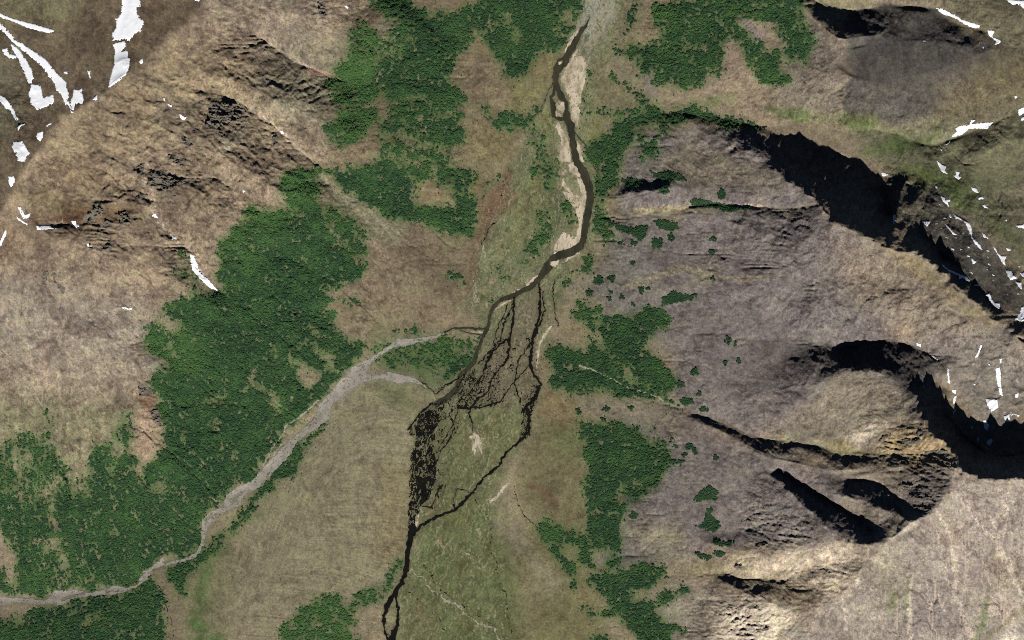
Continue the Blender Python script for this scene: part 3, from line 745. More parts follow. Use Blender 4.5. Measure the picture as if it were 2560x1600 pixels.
wood(.85, 'stream', P(2, 0, 820, 1010, 980, 1060, 1200, 1040, 1230, 1100, 1020, 1110, 800, 1090))
wood(.85, 'bank', P(2, 0, 740, 990, 780, 1000, 700, 1150, 660, 1200))
wood(.95, 'stream', P(2, 0, 750, 1380, 1100, 1250, 1180, 1280, 1130, 1350, 1050, 1440, 1040, 1512, 720, 1512, 740, 1460))
wood(.85, 'stream', P(2, 0, 1200, 1290, 1320, 1330, 1400, 1330, 1350, 1400, 1430, 1440, 1300, 1512, 1220, 1512, 1230, 1400))
wood(.9, 'stream', P(2, 0, 1370, 1180, 1480, 1180, 1490, 1250, 1420, 1290, 1370, 1250))
wood(.97, 'west', P(0, 1, 2300, 440, 2419, 450, 2440, 1530, 1600, 1530, 1600, 1400, 1900, 1280, 2060, 1240, 2150, 1250, 2050, 1100, 2100, 1000, 2110, 900, 2020, 840, 2080, 780, 2220, 640, 2330, 600, 2370, 540, 2300, 500))
wood(.5, 'west', P(0, 1, 1640, 1000, 1800, 1000, 1900, 1100, 1960, 1180, 1840, 1230, 1650, 1160))
wood(.5, 'west', P(0, 1, 1560, 1380, 1700, 1300, 1900, 1280, 1700, 1500, 1440, 1512))
wood(.8, 'west', P(0, 1, 1660, 830, 1720, 830, 1780, 880, 1760, 910, 1700, 890))
wood(.97, 'west', P(1, 1, 330, 80, 560, 90, 540, 150, 600, 450, 640, 580, 680, 700, 860, 850, 920, 950, 1040, 1020, 980, 1150, 860, 1160, 720, 1200, 640, 1260, 720, 1330, 640, 1370, 720, 1450, 740, 1530, -30, 1530, -30, 470, 300, 490, 420, 530, 500, 540, 310, 460, 290, 360, 200, 250, 260, 140))
clear(P(1, 1, 580, 300, 650, 400, 680, 540, 640, 560, 600, 460), .25)
wood(.75, 'west', P(1, 1, 640, 350, 700, 420, 760, 560, 900, 650, 960, 720, 1050, 760, 1000, 900, 870, 800, 700, 640, 640, 540))
wood(.62, 'west', P(1, 1, 640, 350, 760, 450, 900, 560, 1100, 680, 1000, 720, 800, 600))
wood(.95, 'west', P(1, 1, 880, 620, 960, 720, 1030, 800, 1040, 1000, 960, 940, 900, 820, 880, 700))
clear(P(1, 1, 640, 640, 760, 720, 860, 840, 820, 850, 700, 740))
clear(P(1, 1, 890, 820, 960, 900, 1060, 1000, 1000, 1010, 920, 900))
wood(.93, 'upper_fan', P(1, 1, 560, 50, 700, 80, 830, 80, 1050, 60, 1180, 0, 1320, 40, 1400, 130, 1500, 200, 1530, 270, 1490, 400, 1580, 460, 1700, 430, 1880, 440, 1880, 330, 1830, 270, 1850, 200, 1980, 100, 2090, 160, 2010, 250, 2010, 350, 2080, 380, 2200, 250, 2300, 120, 2320, 150, 2190, 300, 2090, 440, 2090, 560, 2060, 680, 1900, 740, 1640, 600, 1400, 560, 1240, 540, 1100, 440, 1020, 370, 900, 320, 830, 260, 700, 140, 620, 110))
wood(.7, 'upper_fan', P(1, 1, 1180, 0, 1320, 40, 1500, 60, 1700, 20, 1850, 60, 1980, 100, 1850, 200, 1740, 260, 1640, 150, 1530, 200, 1400, 120))
wood(.8, 'upper_fan', P(1, 1, 1790, 1060, 1980, 1100, 1980, 1170, 1770, 1130))
wood(.75, 'west', P(1, 1, 760, 1290, 980, 1310, 960, 1380, 780, 1340))
wood(.97, 'west', P(0, 2, 1410, 20, 1700, 130, 1760, -20, 2440, -20, 2440, 1530, 1370, 1530, 1380, 1380, 1500, 1250, 1560, 1180, 1540, 1000, 1510, 850, 1480, 800, 1580, 760, 1440, 680, 1460, 600, 1390, 580, 1440, 480, 1620, 510, 1560, 380, 1400, 290, 1400, 180, 1380, 80))
clear(P(0, 2, 1600, 0, 1720, 0, 1710, 110, 1640, 100), .3)
clear(P(0, 2, 1560, 250, 1640, 260, 1740, 310, 1680, 330, 1600, 310), .1)
clear(P(0, 2, 1880, 770, 2000, 730, 2160, 710, 2150, 770, 1900, 785))
clear(P(0, 2, 2340, 540, 2440, 520, 2440, 640, 2320, 590))
clear(P(0, 2, 1680, 1010, 1790, 1070, 1720, 1170), .3)
clear(P(0, 2, 1980, 980, 2060, 1010, 2000, 1040), .3)
clear(P(0, 2, 2150, 1250, 2260, 1260, 2220, 1320, 2150, 1300), .4)
wood(.6, 'south_west', P(0, 2, -80, 1180, 0, 1180, 250, 1040, 330, 1100, 430, 1150, 420, 900, 460, 800, 490, 1000, 480, 1150, 540, 1250, 640, 1400, 640, 1530, -80, 1530))
wood(.85, 'south_west', P(0, 2, 900, 1160, 1050, 1180, 1080, 1300, 1250, 1250, 1300, 1300, 1280, 1530, 850, 1530, 830, 1400))
wood(.52, 'south_west', P(0, 2, 1070, 1000, 1250, 850, 1270, 1100, 1200, 1200, 1080, 1150))
clear(P(0, 2, 130, 1200, 180, 1180, 200, 1512, 160, 1512))
clear(P(0, 2, 1040, 1300, 1090, 1300, 1080, 1512, 1040, 1512), .2)
wood(.97, 'west', P(1, 2, -20, -20, 650, -20, 760, 120, 900, 200, 1040, 180, 1050, 210, 1000, 330, 900, 400, 780, 540, 700, 650, 580, 760, 400, 920, 270, 1000, 230, 1110, 100, 1300, -20, 1400))
clear(P(1, 2, 460, 30, 560, 60, 680, 160, 640, 160, 500, 90))
clear(P(1, 2, 450, 160, 560, 210, 700, 330, 790, 480, 740, 510, 630, 390, 510, 260))
clear(P(1, 2, 290, 320, 380, 360, 600, 500, 630, 560, 500, 660, 410, 600, 380, 470, 330, 420))
clear(P(1, 2, 0, 570, 150, 660, 300, 830, 250, 920, 180, 830, 60, 680))
clear(P(1, 2, 115, 180, 180, 240, 215, 450, 175, 430))
wood(.92, 'fan_edge', P(1, 2, 110, 1440, 250, 1330, 380, 1200, 440, 1120, 560, 1050, 700, 940, 730, 950, 560, 1080, 430, 1300, 400, 1400, 280, 1530, 100, 1530))
wood(.95, 'confluence', P(1, 2, 1880, 340, 2080, 360, 2000, 430, 1880, 540, 1780, 570, 1700, 520, 1840, 470, 1850, 370))
wood(.6, 'confluence', P(1, 2, 1200, 390, 1600, 370, 1880, 350, 1840, 430, 1700, 430, 1450, 470, 1250, 470))
wood(.6, 'confluence', P(1, 2, 1960, 180, 2140, 160, 2080, 320, 1960, 330))
wood(.9, 'confluence', P(1, 2, 1240, 90, 1400, 130, 1540, 80, 1640, 140, 1480, 160, 1260, 130))
wood(.92, 'east', P(2, 2, 830, -30, 1480, -30, 1500, 50, 1370, 120, 1220, 200, 1260, 290, 1390, 380, 1520, 500, 1560, 660, 1420, 690, 1260, 620, 1080, 470, 960, 390, 900, 310, 830, 180, 830, 100))
clear(P(2, 2, 820, 190, 870, 190, 900, 290, 860, 320, 830, 270))
clear(P(2, 2, 960, 380, 1000, 370, 1080, 470, 1280, 640, 1200, 610, 1000, 450))
wood(.95, 'east', P(2, 2, 560, -40, 760, -60, 770, 60, 775, 180, 900, 330, 960, 430, 1100, 550, 1270, 670, 1400, 720, 1600, 790, 1640, 830, 1500, 810, 1300, 760, 1000, 710, 850, 660, 560, 680, 430, 640, 300, 600, 390, 520, 380, 370, 320, 300, 300, 200, 380, 260, 460, 250, 620, 280, 730, 300, 740, 100, 700, 40))
wood(.97, 'south_east', P(2, 2, 620, 970, 700, 960, 750, 1000, 780, 970, 960, 990, 1100, 980, 1220, 1060, 1260, 1160, 1380, 1220, 1420, 1200, 1540, 1300, 1450, 1400, 1380, 1500, 1390, 1530, 700, 1530, 720, 1420, 690, 1280, 720, 1180, 660, 1100))
wood(.8, 'south_east', P(2, 2, 1280, 1080, 1400, 1070, 1450, 1180, 1400, 1190, 1330, 1110))
wood(.96, 'south_east', P(2, 3, 690, -30, 1370, -30, 1330, 80, 1200, 180, 1100, 250, 1020, 350, 1000, 520, 1020, 680, 900, 660, 750, 640, 720, 540, 700, 300, 690, 100))
clear(P(2, 3, 1030, 50, 1200, 20, 1280, 60, 1100, 80), .1)
clear(P(2, 3, 1020, 150, 1130, 140, 1150, 200, 1040, 230, 910, 220), .1)
clear(P(2, 3, 690, 260, 760, 280, 780, 390, 720, 340), .2)
wood(.95, 'south_east', P(2, 3, 220, 400, 350, 390, 640, 530, 720, 560, 740, 720, 780, 800, 850, 870, 980, 890, 1130, 870, 1150, 800, 1350, 800, 1450, 830, 1450, 900, 1350, 980, 1340, 1030, 1200, 1040, 1100, 1110, 1120, 1150, 1300, 1150, 1600, 1000, 1710, 1010, 1650, 1060, 1400, 1180, 1280, 1250, 1350, 1270, 1480, 1350, 1640, 1390, 1500, 1450, 1440, 1600, 1300, 1700, 1180, 1430, 1100, 1420, 1090, 1350, 1030, 1340, 1020, 1260, 900, 1290, 760, 1290, 670, 1230, 670, 1160, 760, 1230, 1000, 1230, 900, 1110, 800, 1050, 800, 980, 730, 980, 740, 910, 880, 900, 700, 820, 640, 760, 630, 600, 500, 600, 280, 560, 220, 460))
wood(.95, 'south_east', P(2, 3, 400, 600, 480, 700, 560, 780, 590, 860, 600, 950, 640, 1060, 580, 1060, 530, 900, 460, 780, 390, 700))
wood(.9, 'south_east', P(2, 3, 760, 1470, 920, 1460, 930, 1620, 760, 1620))
wood(.9, 'south_east', P(2, 3, 900, 700, 1030, 730, 980, 830, 910, 830))
wood(.72, 'south', P(1, 3, 430, 1200, 640, 1090, 780, 1050, 830, 1230, 860, 1240, 900, 1090, 1010, 1040, 1210, 990, 1250, 900, 1310, 740, 1390, 700, 1340, 850, 1300, 980, 1230, 1060, 1210, 1150, 980, 1210, 930, 1270, 970, 1380, 850, 1350, 850, 1420, 990, 1490, 1000, 1700, 200, 1700, 270, 1350))
wood(.9, 'fan_edge', P(1, 3, -20, 150, 100, -10, 170, 60, 150, 120))
wood(.88, 'south_west', P(0, 3, -80, -20, 560, -20, 2440, -20, 2250, 50, 2130, 150, 2100, 240, 1960, 300, 1900, 380, 1890, 600, 1850, 690, 1560, 720, 1430, 830, 1320, 880, 1290, 980, 1200, 1010, 1080, 990, 980, 1020, 750, 1030, 500, 1030, 440, 1090, -80, 1090))
clear(P(0, 3, 440, -20, 540, -20, 530, 300, 540, 500, 570, 640, 650, 740, 660, 850, 600, 870, 560, 760, 530, 660, 450, 640, 440, 800, 400, 700, 400, 600, 490, 500, 480, 330, 440, 200), .05)
clear(P(0, 3, -80, 420, 0, 420, 60, 560, 130, 650, 170, 800, 130, 860, 180, 900, 180, 980, 100, 1050, 40, 940, 30, 850, -80, 700), .05)
clear(P(0, 3, 640, -10, 840, -10, 830, 150, 700, 180), .3)
clear(P(0, 3, 0, -10, 420, -10, 430, 200, 250, 260, 160, 180, 0, 120), .45)
clear(P(0, 3, 1410, 20, 1530, 50, 1620, 130, 1580, 160, 1480, 120))
clear(P(0, 3, 620, 930, 750, 960, 740, 1010, 640, 1000), .1)
clear(P(0, 3, 200, 850, 480, 860, 700, 880, 1000, 900, 1000, 1000, 700, 960, 300, 1000), .6)
wood(.92, 'south_corner', P(0, 3, -80, 1290, 200, 1280, 440, 1200, 600, 1190, 850, 1110, 1150, 1080, 1290, 1020, 1420, 920, 1560, 1100, 1550, 1250, 1560, 1740, -80, 1740))
clear(P(0, 3, 800, 1300, 850, 1290, 930, 1240, 980, 1240, 900, 1330, 850, 1360, 760, 1410, 800, 1350), .1)
clear(P(0, 3, 0, 1290, 180, 1270, 300, 1380, 100, 1420, 0, 1370), .55)
wood(.9, 'fan_edge', P(0, 3, 2440, 150, 2300, 240, 2200, 400, 2110, 480, 1950, 630, 1870, 690, 1800, 740, 1700, 760, 1560, 860, 1700, 1060, 1760, 1100, 1740, 900, 1850, 860, 2000, 690, 2130, 620, 2110, 530, 2220, 460, 2360, 320, 2440, 280))
wood(.64, 'plain', P(2, 1, 40, 960, 160, 780, 300, 640, 420, 600, 400, 700, 300, 800, 220, 900, 120, 1000, 60, 1050))
wood(.6, 'plain', P(2, 1, 160, 40, 260, 60, 230, 210, 170, 200))
wood(.6, 'plain', P(2, 1, 230, 480, 350, 480, 330, 560, 230, 640))
wood(.85, 'bank', P(2, 1, 760, 0, 1030, 0, 1000, 100, 1000, 250, 880, 330, 830, 470, 820, 620, 770, 680, 740, 640, 790, 480, 790, 250, 830, 170))
wood(.6, 'bank', P(2, 1, 820, 480, 920, 480, 900, 580, 980, 740, 880, 820, 820, 700))
wood(.7, 'bank', P(2, 1, 480, 1130, 600, 1060, 660, 960, 740, 900, 800, 990, 720, 1080, 600, 1080, 520, 1200, 470, 1160))
wood(.75, 'bank', P(2, 1, 600, 1290, 720, 1370, 830, 1390, 780, 1480, 740, 1530, 560, 1530, 620, 1440))
wood(.93, 'east', P(2, 1, 1150, 1440, 1260, 1400, 1360, 1390, 1440, 1430, 1480, 1530, 1130, 1530))
wood(.8, 'east', P(2, 1, 880, 1470, 1000, 1460, 1060, 1530, 860, 1530))

wood(.5, 'plain', P(2, 0, 170, 1180, 260, 1250, 330, 1400, 400, 1512, 200, 1512, 160, 1350))
wood(.52, 'plain', P(2, 1, 280, 40, 420, 0, 440, 120, 400, 300, 320, 320))
wood(.5, 'plain', P(2, 1, 440, 400, 540, 380, 640, 560, 560, 600, 460, 560))
wood(.5, 'plain', P(1, 1, 2290, 950, 2360, 940, 2419, 1000, 2400, 1180, 2300, 1100))
wood(.5, 'plain', P(1, 1, 2200, 1330, 2290, 1270, 2320, 1290, 2220, 1400))
wood(.55, 'plain', P(2, 0, 640, 1000, 690, 820, 740, 640, 760, 640, 720, 860, 680, 1050))
wood(.5, 'confluence', P(1, 2, 1100, 250, 1500, 220, 1860, 130, 1960, 200, 1880, 330, 1400, 360, 1100, 420))
# bright young growth, map units
BRIGHT = [Q(520, 560, 600, 480, 660, 380, 760, 390, 760, 470, 660, 560, 600, 640, 540, 640), Q(820, 60, 920, 30, 900, 130, 860, 320, 780, 360, 760, 150),
          Q(640, 1600, 660, 1430, 800, 1400, 920, 1380, 910, 1440, 850, 1520, 820, 1600), Q(1530, 10, 1590, 10, 1590, 50, 1540, 60),
          Q(340, 800, 420, 760, 500, 800, 480, 880, 360, 900), Q(480, 1320, 560, 1260, 600, 1210, 560, 1330, 500, 1440), Q(1260, 1240, 1330, 1230, 1330, 1270, 1270, 1270)]


def flow_streaks(h, seed, steps=11, src=None):
    """noise smeared along the fall line"""
    s = blur(h, 5)
    gx, gy = grad(s)
    g = np.hypot(gx, gy) + 1e-4
    ux, uy = gx / g, gy / g
    W = np.random.RandomState(seed).rand(NY, NX).astype(F32)
    W = (W - 0.5) if src is None else src
    acc = W.copy()
    for sg in (1, -1):
        px, py = np.meshgrid(np.arange(NX, dtype=F32), np.arange(NY, dtype=F32))
        for _ in range(steps):
            i = np.clip(px + .5, 0, NX - 1).astype(np.int32); j = np.clip(py + .5, 0, NY - 1).astype(np.int32)
            px = px + sg * ux[j, i]; py = py + sg * uy[j, i]
            i = np.clip(px + .5, 0, NX - 1).astype(np.int32); j = np.clip(py + .5, 0, NY - 1).astype(np.int32)
            acc += W[j, i]
    acc = acc - blur(acc, 12 if src is None else 40)
    return (acc / acc.std()).astype(F32)


def build_wood(h):
    n1 = fbm(GX, GY, 26, 4, 71, .6)
    n2 = fbm(GX, GY, 8, 3, 81, .65)
    n3 = fbm(GX, GY, 70, 3, 85, .6)
    st = flow_streaks(h, 9, 16)
    wx = GX + 11 * fbm(GX, GY, 22, 5, 91, .7); wy = GY + 11 * fbm(GX, GY, 22, 5, 95, .7)
    D = np.zeros_like(GX)
    zone = np.zeros(GX.shape, np.int16)
    names = sorted(set(w[1] for w in WOODS))
    for d, nm, pts in WOODS:
        s = bbox(pts, 24)
        m = poly_mask(pts, wx[s], wy[s])
        D[s] = np.where(m, np.maximum(D[s], d), D[s])
        zone[s] = np.where(m, names.index(nm) + 1, zone[s])
    for d, pts in CLEAR:
        s = bbox(pts, 24)
        m = poly_mask(pts, wx[s], wy[s])
        D[s] = np.where(m, np.minimum(D[s], d), D[s])
    sD = (.45 * D + .55 * blur(D, 4)) * .79
    sw = np.where(zone == names.index('south_west') + 1, 2.8, 1.0)
    cracks = sstep(.80, .98, ridged(GX, GY, 15, 2, 87))
    canopy = sstep(0.30, 0.68, sD + 0.40 * n1 + 0.42 * n2 + .14 * n3 + .06 * sw * st - .22 * cracks * (n3 > -.1))
    canopy[sD < 0.05] = 0
    br = np.zeros_like(GX)
    for pts in BRIGHT:
        s = bbox(pts, 40)
        br[s] = np.maximum(br[s], poly_mask(pts, GX[s], GY[s]))
    br = blur(br, 10)
    tint = np.clip(0.24 + 0.42 * br + 0.34 * n3 + .36 * n1 + 0.20 * n2, 0, 1)
    for _ in range(6):
        z = zone
        p = np.pad(z, 1, mode='edge')
        q = np.maximum.reduce([p[:-2, 1:-1], p[2:, 1:-1], p[1:-1, :-2], p[1:-1, 2:]])
        zone = np.where(z == 0, q, z)
    return canopy.astype(F32), .5 * blur(D, 5) + .5 * blur(D, 12), tint.astype(F32), zone, names


PLAIN = Q(1380, -90, 1495, -90, 1490, 0, 1440, 130, 1402, 240, 1400, 330, 1410, 420, 1405, 560, 1340, 660, 1300, 760, 1278, 900, 1262, 960, 1250, 1040, 1200, 1100, 1160, 1200, 1180, 1290, 1225, 1600, 905, 1600, 935, 1420, 965, 1300, 970, 1000, 1060, 920, 1130, 850, 1150, 780, 1100, 740, 1108, 640, 1130, 520, 1180, 430, 1240, 330, 1285, 240, 1320, 160, 1370, 60)


def build_cover(h, sl, gf, canopy, wood_soft, tint):
    C = np.empty((NY, NX, 3), F32)
    C[:] = lin(130, 119, 98)
    wx = GX + 16 * fbm(GX, GY, 46, 5, 101, .65); wy = GY + 16 * fbm(GX, GY, 46, 5, 111, .65)
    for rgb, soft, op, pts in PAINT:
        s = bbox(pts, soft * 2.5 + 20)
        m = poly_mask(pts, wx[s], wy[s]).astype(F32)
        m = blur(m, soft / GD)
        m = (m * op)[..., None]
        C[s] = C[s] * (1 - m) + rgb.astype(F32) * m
    rx = GX + 5 * fbm(GX, GY, 20, 4, 161, .6); ry = GY + 5 * fbm(GX, GY, 20, 4, 165, .6)
    mid = fbm(GX, GY, 22, 4, 131, .65)
    fine = fbm(GX, GY, 6, 3, 141, .7)
    for rgb, op, L in RILLS:
        s = bbox(L, 16)
        D, W = line_dist(L, rx[s], ry[s])
        m = (sstep(1.6, .4, D / (W * 1.3 + .8)) * min(1, op * 1.25) * np.clip(.75 + .8 * fine[s], .1, 1))[..., None]
        C[s] = C[s] * (1 - m) + rgb.astype(F32) * m
    st = flow_streaks(h, 7)
    st2 = flow_streaks(h, 8, 26)
    steep = sstep(0.02, 0.25, sl)
    big = fbm(GX, GY, 90, 4, 121, .65)
    grain = np.random.RandomState(3).randn(NY, NX).astype(F32)
    g = sstep(0.05, 0.7, big * .6 + mid * .7)[..., None] * 0.34
    C = C * (1 - g) + (C * np.array([0.84, 0.97, 0.74], F32)) * g
    r = sstep(0.1, 0.8, -big * .6 + fbm(GX, GY, 30, 5, 151, .65) * .9)[..., None] * 0.5
    C = C * (1 - r) + (C * np.array([0.83, 0.80, 0.77], F32)) * r
    pale = sstep(.25, .9, fbm(GX, GY, 40, 5, 155, .7) + .12 * st)[..., None] * .40
    C = C * (1 - pale) + (C * np.array([1.30, 1.26, 1.20], F32)) * pale
    # patches drawn out downslope: pale scree, dark heath, moss
    a1 = flow_streaks(h, 0, 1, fbm(GX, GY, 11, 5, 211, .75)); a2 = flow_streaks(h, 0, 1, fbm(GX, GY, 15, 5, 221, .75)); a3 = flow_streaks(h, 0, 1, fbm(GX, GY, 16, 4, 231, .7))
    dry = (1 - sstep(0, .25, wood_soft)) * (.35 + .65 * steep)
    k = (sstep(.6, 1.15, a1 + .5 * big) * .75 * dry)[..., None]
    C = C * (1 - k) + C * np.array([1.34, 1.30, 1.26], F32) * k
    k = (sstep(.6, 1.2, a2 - .6 * big) * .75 * (.3 + .7 * dry))[..., None]
    C = C * (1 - k) + C * np.array([.62, .59, .56], F32) * k
    k = (sstep(.8, 1.3, a3 + .5 * mid) * (.14 + .3 * sstep(.02, .3, wood_soft)))[..., None]
    C = C * (1 - k) + C * np.array([.74, .92, .58], F32) * k
    fs = Q(690, 1080, 790, 970, 870, 900, 960, 940, 965, 1010, 968, 1330, 915, 1380, 820, 1420, 700, 1440, 640, 1530, 560, 1530, 560, 1300)
    fan = blur(poly_mask(fs, wx, wy).astype(F32), 8)
    lum = 1 + 0.09 * big + 0.18 * mid + 0.20 * fine + 0.08 * grain + (0.004 + .085 * fan) * st2
    C = C * np.clip(lum, .45, 1.8)[..., None]
    # damp drainage lines: darker and mossy on gentle ground, stony on steep
    k = (sstep(.25, 1.2, gf + .15 * mid) * (.16 + .22 * steep))[..., None]
    C = C * (1 - k) + C * np.array([.62, .66, .54], F32) * k
    k = (sstep(.7, 1.5, gf - .3 + .5 * fbm(GX, GY, 60, 3, 251)) * steep * .35)[..., None]
    C = C * (1 - k) + lin(150, 140, 120).astype(F32) * k
    # old channels on the flood plain
    s = bbox(PLAIN, 10)
    pm = blur(poly_mask(PLAIN, wx[s], wy[s]).astype(F32), 4)
    X, Y = GX[s] + 9 * fbm(GX[s], GY[s], 34, 3, 171), GY[s] + 9 * fbm(GX[s], GY[s], 34, 3, 175)
    u = (X * -.34 + Y * .94); v = (X * .94 + Y * .34)
    a = np.abs(perlin(u / 95, v / 13, 181)); c = np.abs(perlin(u / 70 + 7, v / 9, 185)); d = perlin(u / 120, v / 26, 189)
    k = (sstep(.10, .02, a) * .85 * sstep(-.2, .4, fine[s] + .3))[..., None] * pm[..., None]
    C[s] = C[s] * (1 - k) + lin(148, 138, 114).astype(F32) * k
    k = (sstep(.12, .03, c) * .75)[..., None] * pm[..., None]
    C[s] = C[s] * (1 - k) + lin(66, 76, 48).astype(F32) * k
    k = (sstep(.05, .5, d) * .45)[..., None] * pm[..., None]
    C[s] = C[s] * (1 - k) + C[s] * np.array([.90, .78, .72], F32) * k
    # bedrock belts of the mountains: dark brown-violet and pale tan, with ragged borders
    mt = sstep(150, 330, blur(h, 6)) * (1 - sstep(0, .2, wood_soft))
    pw = fbm(GX + 18 * fbm(GX, GY, 30, 3, 261), GY + 18 * fbm(GX, GY, 30, 3, 265), 62, 6, 271, .68)
    k = (sstep(.16, .34, pw) * np.where(GX < 1300, .72, .18) * mt)[..., None]
    C = C * (1 - k) + C * np.array([.66, .61, .63], F32) * k
    k = (sstep(-.18, -.42, pw) * np.where(GX < 1300, .7, .3) * mt)[..., None]
    C = C * (1 - k) + C * np.array([1.30, 1.25, 1.20], F32) * k
    k = (mt * (GX < 820) * sstep(.5, 1.2, gf + .35 * mid) * .5)[..., None]
    C = C * (1 - k) + lin(160, 148, 126).astype(F32) * k
    # pale branching rills on the bright south-east slope
    sq = Q(2254, 1090, 2500, 1128, 2500, 1600, 1790, 1600, 1910, 1459, 2014, 1379, 2077, 1296, 2156, 1236)
    k = (blur(poly_mask(sq, GX, GY).astype(F32), 4) * sstep(.35, 1.0, gf + .2 * fine) * .75)[..., None]
    C = C * (1 - k) + lin(174, 163, 144).astype(F32) * k
    # rock country is pink-grey, the valley floor olive
    m = sstep(70, 240, blur(h, 6))[..., None]
    C = C * (m * np.array([1.055, .985, 1.05], F32) + (1 - m) * np.array([1.0, 1.005, .975], F32))
    # wet mud under the braids, damp banks, sand spread round the bars
    for pts, share, *_ in WEBS:
        s = bbox(pts, 20)
        m = (blur(poly_mask(pts, rx[s], ry[s]).astype(F32), 3) * (.08 + .45 * share))[..., None]
        C[s] = C[s] * (1 - m) + lin(84, 78, 62).astype(F32) * m * np.clip(lum[s], .6, 1.5)[..., None]
    for L in RIVER + BRAID:
        s = bbox(L, 14)
        D, W = line_dist(L, rx[s], ry[s])
        m = (sstep(5, 0, D - W) * .5)[..., None]
        C[s] = C[s] * (1 - m) + lin(84, 78, 60).astype(F32) * m
    for lab, pts in BARS:
        s = bbox(pts, 20)
        m = (blur(poly_mask(pts, rx[s], ry[s]).astype(F32), 3) * .8 * np.clip(.8 + fine[s], .2, 1))[..., None]
        C[s] = C[s] * (1 - m) + lin(160, 148, 124).astype(F32) * m
    for pts in GRAVELBED:
        s = bbox(pts, 20)
        m = (blur(poly_mask(pts, rx[s], ry[s]).astype(F32), 3) * .8)[..., None]
        C[s] = C[s] * (1 - m) + lin(118, 114, 98).astype(F32) * m
    # grass around the woods
    w = sstep(0.05, 0.62, wood_soft + 0.18 * mid)[..., None] * 0.88
    halo = np.empty_like(C); halo[:] = lin(74, 92, 54)
    dryg = sstep(.1, .6, fbm(GX, GY, 34, 4, 241, .6))[..., None] * .75
    halo = halo * (1 - dryg) + lin(112, 104, 80).astype(F32) * dryg
    C = C * (1 - w) + halo * (lum[..., None] * w)
    u = np.empty_like(C)
    u[:] = lin(34, 58, 34)
    u = u + tint[..., None] * (lin(66, 100, 46) - lin(34, 58, 34)).astype(F32)
    c = canopy[..., None]
    C = C * (1 - c) + u * c
    return np.clip(C, 0.004, 0.9).astype(F32)
# ---------------------------------------------------------------- things lying on the relief
def hsample(x, y, arr=None):
    a = H if arr is None else arr
    fx = np.clip((np.asarray(x) - G0X) / GD, 0, NX - 1.001); fy = np.clip((np.asarray(y) - G0Y) / GD, 0, NY - 1.001)
    i = fx.astype(int); j = fy.astype(int)
    u = fx - i; v = fy - j
    return (a[j, i] * (1 - u) + a[j, i + 1] * u) * (1 - v) + (a[j + 1, i] * (1 - u) + a[j + 1, i + 1] * u) * v


def local_grid(x0, y0, x1, y1, step):
    xs = np.arange(math.floor(x0), math.ceil(x1) + step, step)
    ys = np.arange(math.floor(y0), math.ceil(y1) + step, step)
    return np.meshgrid(xs.astype(F32), ys.astype(F32))


def grid_faces(mask):
    """quads of a grid whose corners are all inside -> (used vertex flat ids, faces in compressed ids)"""
    ny, nx = mask.shape
    q = mask[:-1, :-1] & mask[1:, :-1] & mask[:-1, 1:] & mask[1:, 1:]
    j, i = np.nonzero(q)
    a = j * nx + i
    f = np.stack([a, a + nx, a + nx + 1, a + 1], 1)       # y runs down, so this winds upward
    used, inv = np.unique(f, return_inverse=True)
    return used, inv.reshape(-1, 4)


def to_world(x, y, z):
    return np.stack([(x - XC) * SU, (YC - y) * SU, z], -1).astype(F32)


def raw_mesh(name, co, faces, smooth=True):
    me = bpy.data.meshes.new(name)
    n, k = len(co), faces.shape[1]
    me.vertices.add(n)
    me.vertices.foreach_set('co', co.ravel())
    me.loops.add(faces.size)
    me.loops.foreach_set('vertex_index', faces.ravel().astype(np.int32))
    me.polygons.add(len(faces))
    me.polygons.foreach_set('loop_start', (np.arange(len(faces)) * k).astype(np.int32))
    me.update(calc_edges=True)
    me.polygons.foreach_set('use_smooth', np.full(len(faces), smooth))
    return me


def tag(o, label=None, cat=None, group=None, kind=None):
    if label: o['label'] = label
    if cat: o['category'] = cat
    if group: o['group'] = group
    if kind: o['kind'] = kind
    return o


def link(name, me, mat):
    o = bpy.data.objects.new(name, me)
    if mat is not None:
        me.materials.append(mat)
    col.objects.link(o)
    return o


def largest_piece(mask):
    q = mask[:-1, :-1] & mask[1:, :-1] & mask[:-1, 1:] & mask[1:, 1:]
    todo = set(zip(*[v.tolist() for v in np.nonzero(q)]))
    best = []
    while todo:
        st = [todo.pop()]
        comp = []
        while st:
            a, b = st.pop()
            comp.append((a, b))
            for da in (-1, 0, 1):
                for db in (-1, 0, 1):
                    n = (a + da, b + db)
                    if n in todo:
                        todo.remove(n); st.append(n)
        if len(comp) > len(best):
            best = comp
    out = np.zeros_like(mask)
    for a, b in best:
        out[a:a + 2, b:b + 2] = True
    return out


def drape(name, X, Y, mask, z, mat, origin=True, extra=None):
    used, f = grid_faces(mask)
    if len(f) == 0:
        return None
    co = to_world(X.ravel()[used], Y.ravel()[used], z.ravel()[used])
    c = np.zeros(3, F32)
    if origin:
        c = co.mean(0); c[2] = co[:, 2].min()
    me = raw_mesh(name, co - c, f)
    if extra is not None:
        me.attributes.new('depth', 'FLOAT', 'POINT').data.foreach_set('value', extra.ravel()[used].astype(F32))
    o = link(name, me, mat)
    o.location = [float(v) for v in c]
    return o


def ext(pts, m):
    xs = [p[0] for p in pts]; ys = [p[1] for p in pts]
    return min(xs) - m, min(ys) - m, max(xs) + m, max(ys) + m


# ---- water and gravel data, tile readings (x, y, full width)
def TL(c, r, *v):
    return [(c * 604.75 + v[i] / 4, r * 378 + v[i + 1] / 4, v[i + 2] / 8) for i in range(0, len(v), 3)]


